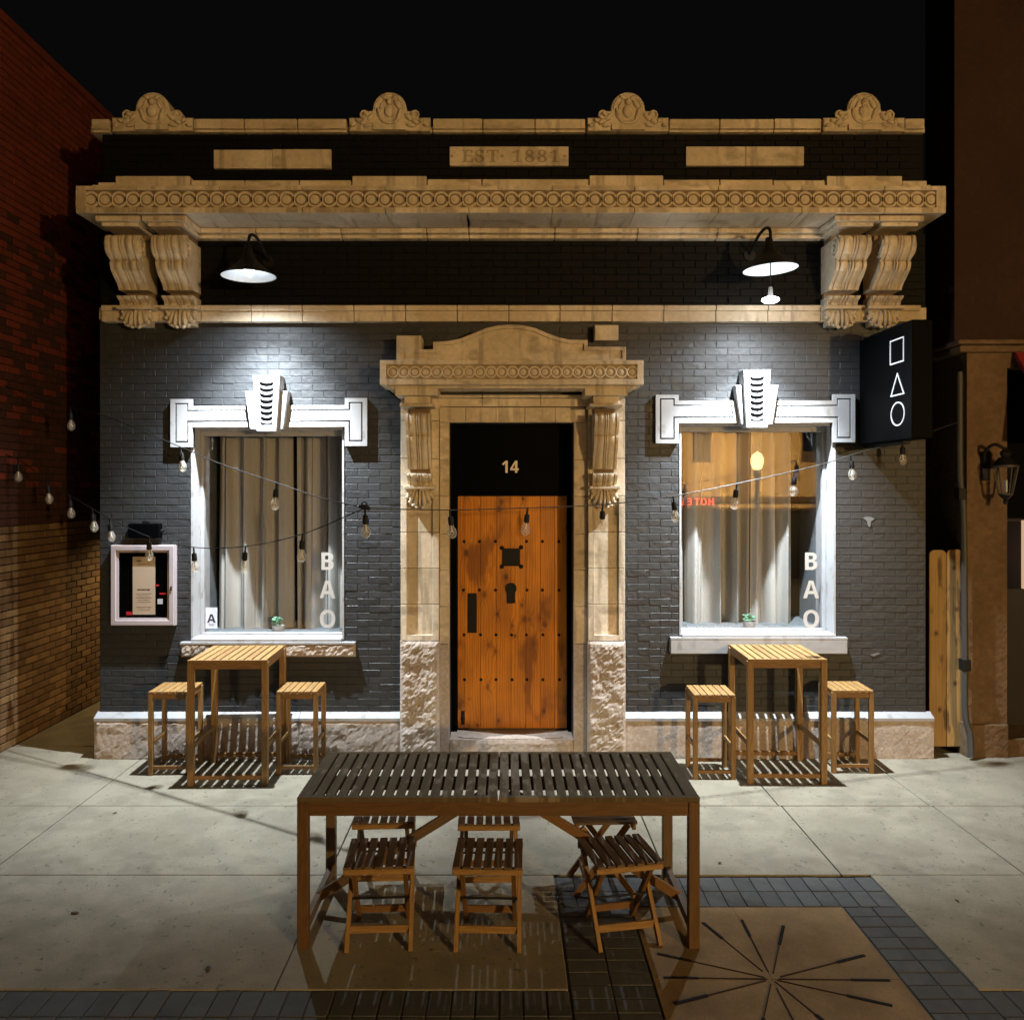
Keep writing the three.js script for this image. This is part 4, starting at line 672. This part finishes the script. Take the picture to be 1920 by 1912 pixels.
// ================================================================ BAR TABLES AND STOOLS
function slatTop(o, name, w, d, y, t, n, gap, mats, frame = 0.03, over = 0) {
  const inner = w - 2 * frame, p = inner / n;
  for (let i = 0; i < n; i++) part(o, name, rbox(-w / 2 + frame + i * p + gap / 2, -w / 2 + frame + (i + 1) * p - gap / 2, y - t, y, -d / 2 + over, d / 2 - over, 0.003, 'z'), mats[i % mats.length]);
}
function barTable() {
  const w = 0.62, h = 0.98, t = 0.048, o = thing('bar_table', '', 'table', [0, 0, 0], 0);
  slatTop(o, 'slat', w, w, h, 0.02, 10, 0.013, [M.teak, M.teakC, M.teak, M.teakB], 0.004, 0.014);
  for (const s of [-1, 1]) part(o, 'edge_strip', rbox(-w / 2 + 0.002, w / 2 - 0.002, h - 0.021, h - 0.0005, s * (w / 2 - 0.0065) - 0.0065, s * (w / 2 - 0.0065) + 0.0065, 0.003, 'x'), M.teak);
  for (const sx of [-1, 1]) for (const sz of [-1, 1]) { const cx = sx * (w / 2 - t / 2), cz = sz * (w / 2 - t / 2); part(o, 'leg', rbox(cx - t / 2, cx + t / 2, 0, h - 0.022, cz - t / 2, cz + t / 2, 0.004, 'y'), M.teak); }
  for (const s of [-1, 1]) {
    part(o, 'apron', rbox(-w / 2 + t, w / 2 - t, h - 0.075, h - 0.022, s * (w / 2 - 0.022) - 0.011, s * (w / 2 - 0.022) + 0.011, 0.003, 'x'), M.teakB);
    part(o, 'apron', rbox(s * (w / 2 - 0.022) - 0.011, s * (w / 2 - 0.022) + 0.011, h - 0.075, h - 0.022, -w / 2 + t, w / 2 - t, 0.003, 'z'), M.teakB);
    part(o, 'foot_rail', rbox(-w / 2 + t, w / 2 - t, 0.045, 0.08, s * (w / 2 - 0.026) - 0.012, s * (w / 2 - 0.026) + 0.012, 0.003, 'x'), M.teakB);
    part(o, 'side_rail', rbox(s * (w / 2 - 0.026) - 0.012, s * (w / 2 - 0.026) + 0.012, 0.28, 0.315, -w / 2 + t, w / 2 - t, 0.003, 'z'), M.teak);
  }
  return o;
}
function barStool() {
  const w = 0.335, h = 0.675, t = 0.036, o = thing('bar_stool', '', 'stool', [0, 0, 0], 0);
  slatTop(o, 'seat_slat', w, w, h, 0.018, 6, 0.007, [M.teakC, M.teak, M.teakC], 0.002);
  for (const sx of [-1, 1]) for (const sz of [-1, 1]) { const cx = sx * (w / 2 - t / 2), cz = sz * (w / 2 - t / 2); part(o, 'leg', rbox(cx - t / 2, cx + t / 2, 0, h - 0.02, cz - t / 2, cz + t / 2, 0.003, 'y'), M.teak); }
  for (const s of [-1, 1]) {
    part(o, 'apron', rbox(-w / 2 + t, w / 2 - t, h - 0.065, h - 0.02, s * (w / 2 - 0.018) - 0.009, s * (w / 2 - 0.018) + 0.009, 0.003, 'x'), M.teakB);
    part(o, 'apron', rbox(s * (w / 2 - 0.018) - 0.009, s * (w / 2 - 0.018) + 0.009, h - 0.065, h - 0.02, -w / 2 + t, w / 2 - t, 0.003, 'z'), M.teakB);
    part(o, 'foot_rail', rbox(-w / 2 + t, w / 2 - t, 0.045, 0.075, s * (w / 2 - 0.018) - 0.009, s * (w / 2 - 0.018) + 0.009, 0.003, 'x'), M.teakB);
    part(o, 'side_rail', rbox(s * (w / 2 - 0.018) - 0.009, s * (w / 2 - 0.018) + 0.009, 0.24, 0.27, -w / 2 + t, w / 2 - t, 0.003, 'z'), M.teak);
  }
  return o;
}
const bt = barTable(); tag(bt, 'tall square slatted wooden bar table under the left window', 'table', 'bar tables against the wall'); bt.position.set(-2.15, 0, 0.425); bt.rotation.y = 0.02;
copyOf(bt, [2.215, 0, 0.385], -0.015, 'tall square slatted wooden bar table under the right window');
const bs = barStool(); tag(bs, 'wooden bar stool left of the left bar table', 'stool', 'bar stools beside the bar tables'); bs.position.set(-2.70, 0, 0.315); bs.rotation.y = 0.03;
copyOf(bs, [-1.668, 0, 0.31], 0.0, 'wooden bar stool between the left bar table and the door');
copyOf(bs, [1.672, 0, 0.42], -0.02, 'wooden bar stool between the door and the right bar table');
copyOf(bs, [2.83, 0, 0.275], -0.03, 'wooden bar stool right of the right bar table, near the wooden fence');

// ================================================================ LONG TABLE AND FOLDING STOOLS
{
  const o = thing('long_table', 'long dark slatted wooden table with diagonal braces in front of the door', 'table', [-0.028, 0, 2.695]), L = 2.02, W = 0.745, H = 0.76, t = 0.055, n = 32;
  const p = (L - 0.14) / n, uvAbs = (g) => { const uv = g.attributes.uv, q = g.attributes.position; for (let i = 0; i < uv.count; i++) uv.setXY(i, q.getX(i) + 1.05, q.getZ(i) + 0.4); return g; };
  for (let i = 0; i < n; i++) { const x = -L / 2 + 0.07 + (i + 0.5) * p, wd = p - (i === n / 2 - 1 || i === n / 2 ? 0.010 : 0.0145); part(o, 'slat', uvAbs(rbox(x - wd / 2, x + wd / 2, H - 0.022 + rr(-0.001, 0.001), H + rr(-0.0012, 0.0012), -W / 2 + 0.036, W / 2 - 0.036, 0.003)), M.topWood); }
  for (const s of [-1, 1]) {
    for (const e of [-1, 1]) part(o, 'edge_rail', uvAbs(rbox(e < 0 ? -L / 2 : 0.002, e < 0 ? -0.002 : L / 2, H - 0.024, H + 0.001, s * (W / 2 - 0.018) - 0.018, s * (W / 2 - 0.018) + 0.018, 0.003)), M.topWood);
    part(o, 'end_board', uvAbs(rbox(s * (L / 2 - 0.033) - 0.033, s * (L / 2 - 0.033) + 0.033, H - 0.023, H + 0.0005, -W / 2 + 0.0365, W / 2 - 0.0365, 0.003)), M.topWood);
    part(o, 'apron', rbox(-L / 2 + t, L / 2 - t, H - 0.095, H - 0.025, s * (W / 2 - 0.02) - 0.012, s * (W / 2 - 0.02) + 0.012, 0.003, 'x'), M.stoolC);
    part(o, 'end_apron', rbox(s * (L / 2 - 0.02) - 0.012, s * (L / 2 - 0.02) + 0.012, H - 0.095, H - 0.025, -W / 2 + t, W / 2 - t, 0.003, 'z'), M.darkWood);
    for (const e of [-1, 1]) { const cx = s * (L / 2 - t / 2), cz = e * (W / 2 - t / 2); part(o, 'leg', rbox(cx - t / 2, cx + t / 2, 0, H - 0.025, cz - t / 2, cz + t / 2, 0.004, 'y'), e > 0 ? M.stoolC : M.darkWood); }
    part(o, 'foot_rail', rbox(s * (L / 2 - t / 2) - 0.016, s * (L / 2 - t / 2) + 0.016, 0.06, 0.11, -W / 2 + t, W / 2 - t, 0.003, 'z'), M.darkWood);
    part(o, 'brace', bar(V(s * 0.06, 0.66, 0), V(s * (L / 2 - 0.03), 0.09, 0), 0.05, 0.028), s < 0 ? M.darkWood : M.stoolB);
  }
  part(o, 'centre_beam', rbox(-L / 2 + t, L / 2 - t, H - 0.085, H - 0.026, -0.03, 0.03, 0.003, 'x'), M.darkWood);
}
function foldingStool() {
  const w = 0.36, d = 0.36, h = 0.43, o = thing('folding_stool', '', 'stool', [0, 0, 0], 0), n = 7, p = w / n;
  for (let i = 0; i < n; i++) part(o, 'seat_slat', rbox(-w / 2 + i * p + 0.006, -w / 2 + (i + 1) * p - 0.006, h - 0.014, h, -d / 2, d / 2, 0.003, 'z'), i % 2 ? M.seat : M.darkWood);
  for (const s of [-1, 1]) part(o, 'seat_rail', rbox(-w / 2 + 0.004, w / 2 - 0.004, h - 0.044, h - 0.0145, s * (d / 2 - 0.02) - 0.011, s * (d / 2 - 0.02) + 0.011, 0.003, 'x'), M.stool);
  for (const s of [-1, 1]) {
    part(o, 'leg', bar(V(s * 0.158, h - 0.03, -d / 2 + 0.045), V(s * 0.158, 0.0, d / 2 - 0.01), 0.022, 0.032), M.stool);
    part(o, 'leg', bar(V(s * 0.13, h - 0.03, d / 2 - 0.045), V(s * 0.13, 0.0, -d / 2 + 0.01), 0.022, 0.032), M.stoolB);
  }
  part(o, 'cross_bar', bar(V(-0.147, 0.085, d / 2 - 0.075), V(0.147, 0.085, d / 2 - 0.075), 0.036, 0.016), M.stool);
  part(o, 'cross_bar', bar(V(-0.119, 0.085, -d / 2 + 0.075), V(0.119, 0.085, -d / 2 + 0.075), 0.036, 0.016), M.stoolB);
  part(o, 'pivot_rod', flat(new THREE.CylinderGeometry(0.006, 0.006, 0.34, 8).rotateZ(Math.PI / 2).translate(0, (h - 0.03) / 2, 0.018)), M.iron);
  return o;
}
const fs0 = foldingStool(); tag(fs0, 'slatted folding stool at the left end of the row nearest the street', 'stool', 'folding stools round the long table'); fs0.position.set(-0.635, 0, 2.925); fs0.rotation.y = 0.06;
copyOf(fs0, [-0.078, 0, 2.93], -0.03, 'slatted folding stool in the middle of the row nearest the street');
copyOf(fs0, [0.60, 0, 2.9], 0.2, 'turned slatted folding stool at the right end of the row nearest the street');
copyOf(fs0, [-0.69, 0, 2.36], 0.05, 'slatted folding stool on the door side of the long table, at its left end');
copyOf(fs0, [-0.088, 0, 2.38], 0.02, 'slatted folding stool on the door side of the long table, in the middle');
copyOf(fs0, [0.565, 0, 2.37], 1.62, 'slatted folding stool on the door side of the long table, at its right end');

// ================================================================ NEIGHBOURS
{
  const X = -4.4, o = thing('brick_house', 'tall dark brick neighbour beyond the alley at the left edge', 'building', [X, 0, -0.1]);
  const H = 6.4; part(o, 'wall', box(-5, -0.01, -0.1, H, -9, 0), M.mortar); part(o, 'roof', box(-5.0, 0.02, H, H + 0.08, -9, 0.03), M.brickRed);
  const BL = 0.205, PY = 0.068, g0 = [0, 1, 2].map((k) => { const g = flat(new RoundedBoxGeometry(0.014, PY - 0.011, BL - 0.012, 1, 0.004)); const uv = g.attributes.uv; for (let i = 0; i < uv.count; i++) uv.setXY(i, uv.getX(i) + k * 0.31, uv.getY(i) + k * 0.17); return g; });
  const list = []; let r = 0;
  for (let y = PY / 2; y < H - 0.02; y += PY, r++) for (let i = 0; i < 14; i++) { const z = -0.105 - (i + (r % 2) / 2) * BL, low = 1.98; list.push({ y, z: r % 2 && i === 0 ? -0.052 : z + (r % 2 ? BL : 0), half: r % 2 && i === 0, m: y > low ? (R() < clamp((y - 2.2) / 3.2) ? M.brickRed : M.brickShade) : R() < 0.5 ? M.brickTan : M.brickTanB, d: Math.abs(y - 1.3) }); }  // bricks above the tan zone coloured dark to paint in the wall's shade
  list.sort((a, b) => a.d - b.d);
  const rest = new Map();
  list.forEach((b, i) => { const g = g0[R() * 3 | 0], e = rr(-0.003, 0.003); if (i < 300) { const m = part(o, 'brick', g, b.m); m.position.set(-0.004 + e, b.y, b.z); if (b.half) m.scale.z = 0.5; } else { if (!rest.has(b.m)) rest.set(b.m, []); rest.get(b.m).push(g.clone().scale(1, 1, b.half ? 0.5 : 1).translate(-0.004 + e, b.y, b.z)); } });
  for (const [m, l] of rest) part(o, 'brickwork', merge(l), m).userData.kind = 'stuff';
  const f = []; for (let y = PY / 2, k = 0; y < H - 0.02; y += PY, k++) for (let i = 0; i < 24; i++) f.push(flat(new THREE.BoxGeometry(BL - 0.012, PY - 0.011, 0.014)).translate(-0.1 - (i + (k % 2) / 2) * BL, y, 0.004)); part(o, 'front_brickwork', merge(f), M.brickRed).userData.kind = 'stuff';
}
{ // shielded lamp round the corner in the alley, on the shop's side wall
  const o = thing('alley_lamp', 'small shaded lamp on the alley side of the shop wall', 'wall lamp', [XL, 2.0, -2.9]);
  part(o, 'shade', lathe([[0.0, 0.16], [0.04, 0.16], [0.11, 0.02], [0.105, 0.02], [0.03, 0.14], [0, 0.14]].reverse(), 20), M.iron).position.set(-0.15, 0, 0);
  part(o, 'arm', tube([V(0, 0.2, 0), V(-0.08, 0.24, 0), V(-0.15, 0.16, 0)], 0.012, 16, 6), M.iron);
  part(o, 'bulb', flat(new THREE.SphereGeometry(0.035, 12, 8)).translate(-0.15, 0.06, 0), M.globe);
  const l = new THREE.PointLight(SODIUM, 9, 0, 2); l.name = 'alley_light'; l.position.set(XL - 0.15, 2.06, -2.9); l.castShadow = true; scene.add(l);
}
{
  const X0 = 3.985, o = thing('stucco_building', 'brown stucco neighbour with a moulded ledge at the right edge', 'building', [X0, 0, 0]);
  const yl = my(640), H = 9;
  const rx = mx(1889, 0) - X0, ry0 = my(972), ry1 = my(690);
  part(o, 'wall', plate([[0, -0.1], [4, -0.1], [4, yl - 0.1], [0, yl - 0.1]], -6, 0.0, [[[rx, ry0 - 1.9], [3.4, ry0 - 1.9], [3.4, ry1], [rx, ry1]]]), M.stucco);
  part(o, 'upper_wall', box(-0.11, 4, yl, H, -0.5, 0.005), M.redStucco);
  part(o, 'ledge', merge([rbox(-0.09, 4, yl - 0.1, yl - 0.04, -6, 0.06, 0.015), rbox(-0.13, 4, yl - 0.039, yl, -6, 0.11, 0.012)]), M.stucco);
  part(o, 'base', rbox(-0.012, rx - 0.003, -0.1, my(1357), -0.5, 0.03, 0.01), M.stucco);
  part(o, 'opening_back', box(rx, 3.4, 0.0, ry1, -0.5, -0.45), M.room);
  part(o, 'dark_glazing', box(rx + 0.001, 3.39, ry0, ry1 - 0.001, -0.16, -0.14), M.blackGloss);
  part(o, 'lit_window', box(mx(1922, -0.15) - X0, 3.3, my(1108), my(977), -0.2, -0.15), M.warmWindow);
  part(o, 'awning', flat(new THREE.ExtrudeGeometry(shapeOf([[0.02, 0], [0.62, -0.75], [0.62, -0.78], [0.02, -0.06]]), { depth: 2.4, bevelEnabled: false }).rotateY(-Math.PI / 2).translate(2.4 + mx(1899, 0) - X0, my(655), 0)), M.awning);
}
{
  const X0 = mx(1808, 0.02), o = thing('drainpipe', 'grey downpipe on the corner of the stucco building beside the fence', 'drainpipe', [X0, 0, 0.055]);
  part(o, 'pipe', tube([V(-0.055, 3.3, 0), V(-0.05, 2.4, 0), V(-0.04, 2.27, 0), V(-0.028, 2.2, 0), V(-0.01, 1.0, 0), V(0.0, 0.32, 0), V(0.025, 0.22, 0.01), V(0.028, 0.02, 0.03)], 0.026, 60, 10), M.zinc);
  for (const [x, y] of [[-0.042, 2.26], [-0.004, 0.8]]) part(o, 'clip', rbox(x - 0.034, x + 0.034, y - 0.05, y + 0.05, -0.055, 0.028, 0.008), M.iron);
}
{
  const z = -0.1, o = thing('plank_fence', 'weathered wooden fence of two rounded planks in the gap between the buildings', 'fence', [mx(1774, z), 0, z]), x0 = mx(1774, z);
  for (const [p, q, yy] of [[1742, 1774, 1031], [1774.5, 1806, 1030]]) {
    const a = mx(p, z) - x0 + 0.001, b = mx(q, z) - x0 - 0.001, y1 = my(yy, z), g = plate([[a, 0.06], [b, 0.06], [b, y1 - 0.03], [b - 0.012, y1 - 0.012], [b - 0.035, y1], [a + 0.035, y1], [a + 0.012, y1 - 0.012], [a, y1 - 0.03]], -0.011, 0.011, [], 0.003);
    part(o, 'plank', g, M.fence);
  }
  part(o, 'rail', merge([box(-0.14, 0.14, 0.35, 0.42, -0.05, -0.012), box(-0.14, 0.14, 1.35, 1.42, -0.05, -0.012)]), M.fence);
}
{ // unlit carriage lantern
  const z = 0.2, o = thing('lantern', 'unlit black carriage lantern on the brown stucco wall at the right edge', 'lantern', [mx(1886, z), my(945, z), z]), gl = 0.09;
  const cone = (r0, r1, y0, y1, n = 6) => flat(new THREE.CylinderGeometry(r1, r0, y1 - y0, n, 1, false).translate(0, (y0 + y1) / 2, 0));
  part(o, 'glass', cone(0.05, gl, 0.09, 0.31), M.glass);
  const bars = []; for (let i = 0; i < 6; i++) { const a = i * Math.PI / 3; bars.push(bar(V(0.051 * Math.sin(a), 0.09, 0.051 * Math.cos(a)), V(0.092 * Math.sin(a), 0.31, 0.092 * Math.cos(a)), 0.009, 0.009)); }
  part(o, 'cage', merge([...bars, cone(0.1, 0.1, 0.31, 0.325), cone(0.055, 0.055, 0.078, 0.09)]), M.zinc);
  part(o, 'cap', merge([cone(0.1, 0.05, 0.325, 0.39), cone(0.03, 0.045, 0.39, 0.43), cone(0.045, 0.0, 0.43, 0.48)]), M.iron);
  part(o, 'finial', merge([cone(0.02, 0.055, 0.04, 0.078), blob(0, 0.02, 0, 0.02, 0.024, 0.02)]), M.iron);
  part(o, 'candle', flat(new THREE.CylinderGeometry(0.014, 0.014, 0.1, 10).translate(0, 0.15, 0)), M.card);
  part(o, 'arm', tube([V(-0.06, 0.33, -0.2), V(-0.1, 0.45, -0.12), V(-0.07, 0.5, -0.03), V(0, 0.46, 0)], 0.014, 30, 8), M.iron);
  part(o, 'back_plate', rbox(-0.1, -0.02, 0.2, 0.45, -0.2, -0.18, 0.01), M.iron);
}

// ================================================================ ACROSS THE STREET (seen only as reflections in the panes)
{
  const zB = 15.2, o = thing('stucco_house', 'warm lit stucco house across the street, mirrored in the right window', 'building', [0, 0, zB]);
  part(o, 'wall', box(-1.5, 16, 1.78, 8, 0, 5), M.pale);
  part(o, 'dark_shopfront', box(-1.5, 16, -0.13, 1.7, 0.02, 5), M.room); part(o, 'string_course', box(-1.5, 16, 1.92, 2.08, -0.08, -0.001), M.darkWood); part(o, 'sill_course', box(-1.5, 16, 1.7, 1.78, -0.05, 5), M.darkWood);
  for (const [a, b] of [[5.1, 5.55], [8.0, 8.35]]) part(o, 'shutter', box(a, b, 3.0, 5.2, -0.05, -0.001), M.darkWood);
  part(o, 'pilaster', box(6.25, 6.6, 2.09, 8, -0.1, -0.001), M.stucco);
  const n = thing('neon_sign', 'red neon lettering on the house across the street, mirrored in the right window', 'sign', [5.15, 1.95, zB - 0.16]);
  n.rotation.y = Math.PI;
  part(n, 'lettering', words('HOTEL', fontBold, 0.19, 0.04, 0, 0, 0, 1.0, 0.2), M.neon); part(n, 'raceway', box(-0.55, 0.55, -0.14, -0.11, -0.05, 0.04), M.iron);
  const zl = 12.8, lx = 6.1, s = thing('street_lamp', 'street lamp with a glowing globe across the street, mirrored in the right window', 'street lamp', [lx, 0, zl]);
  part(s, 'globe', lathe([[0.07, -0.22], [0.12, -0.16], [0.155, -0.04], [0.15, 0.06], [0.1, 0.16], [0.03, 0.2], [0, 0.24]], 20).translate(0, 2.97, 0), M.globe);
  part(s, 'post', lathe([[0.16, -0.13], [0.16, 0.1], [0.09, 0.25], [0.065, 0.5], [0.05, 2.5], [0.08, 2.6], [0.085, 2.75], [0, 2.75]], 16), M.iron);
  const l = new THREE.PointLight(SODIUM, STREET_CD, 0, 2); l.name = 'street_lamp_light'; l.position.set(lx, 2.97, zl); l.castShadow = true; l.shadow.radius = 7; scene.add(l);
}

renderer.render(scene, camera);
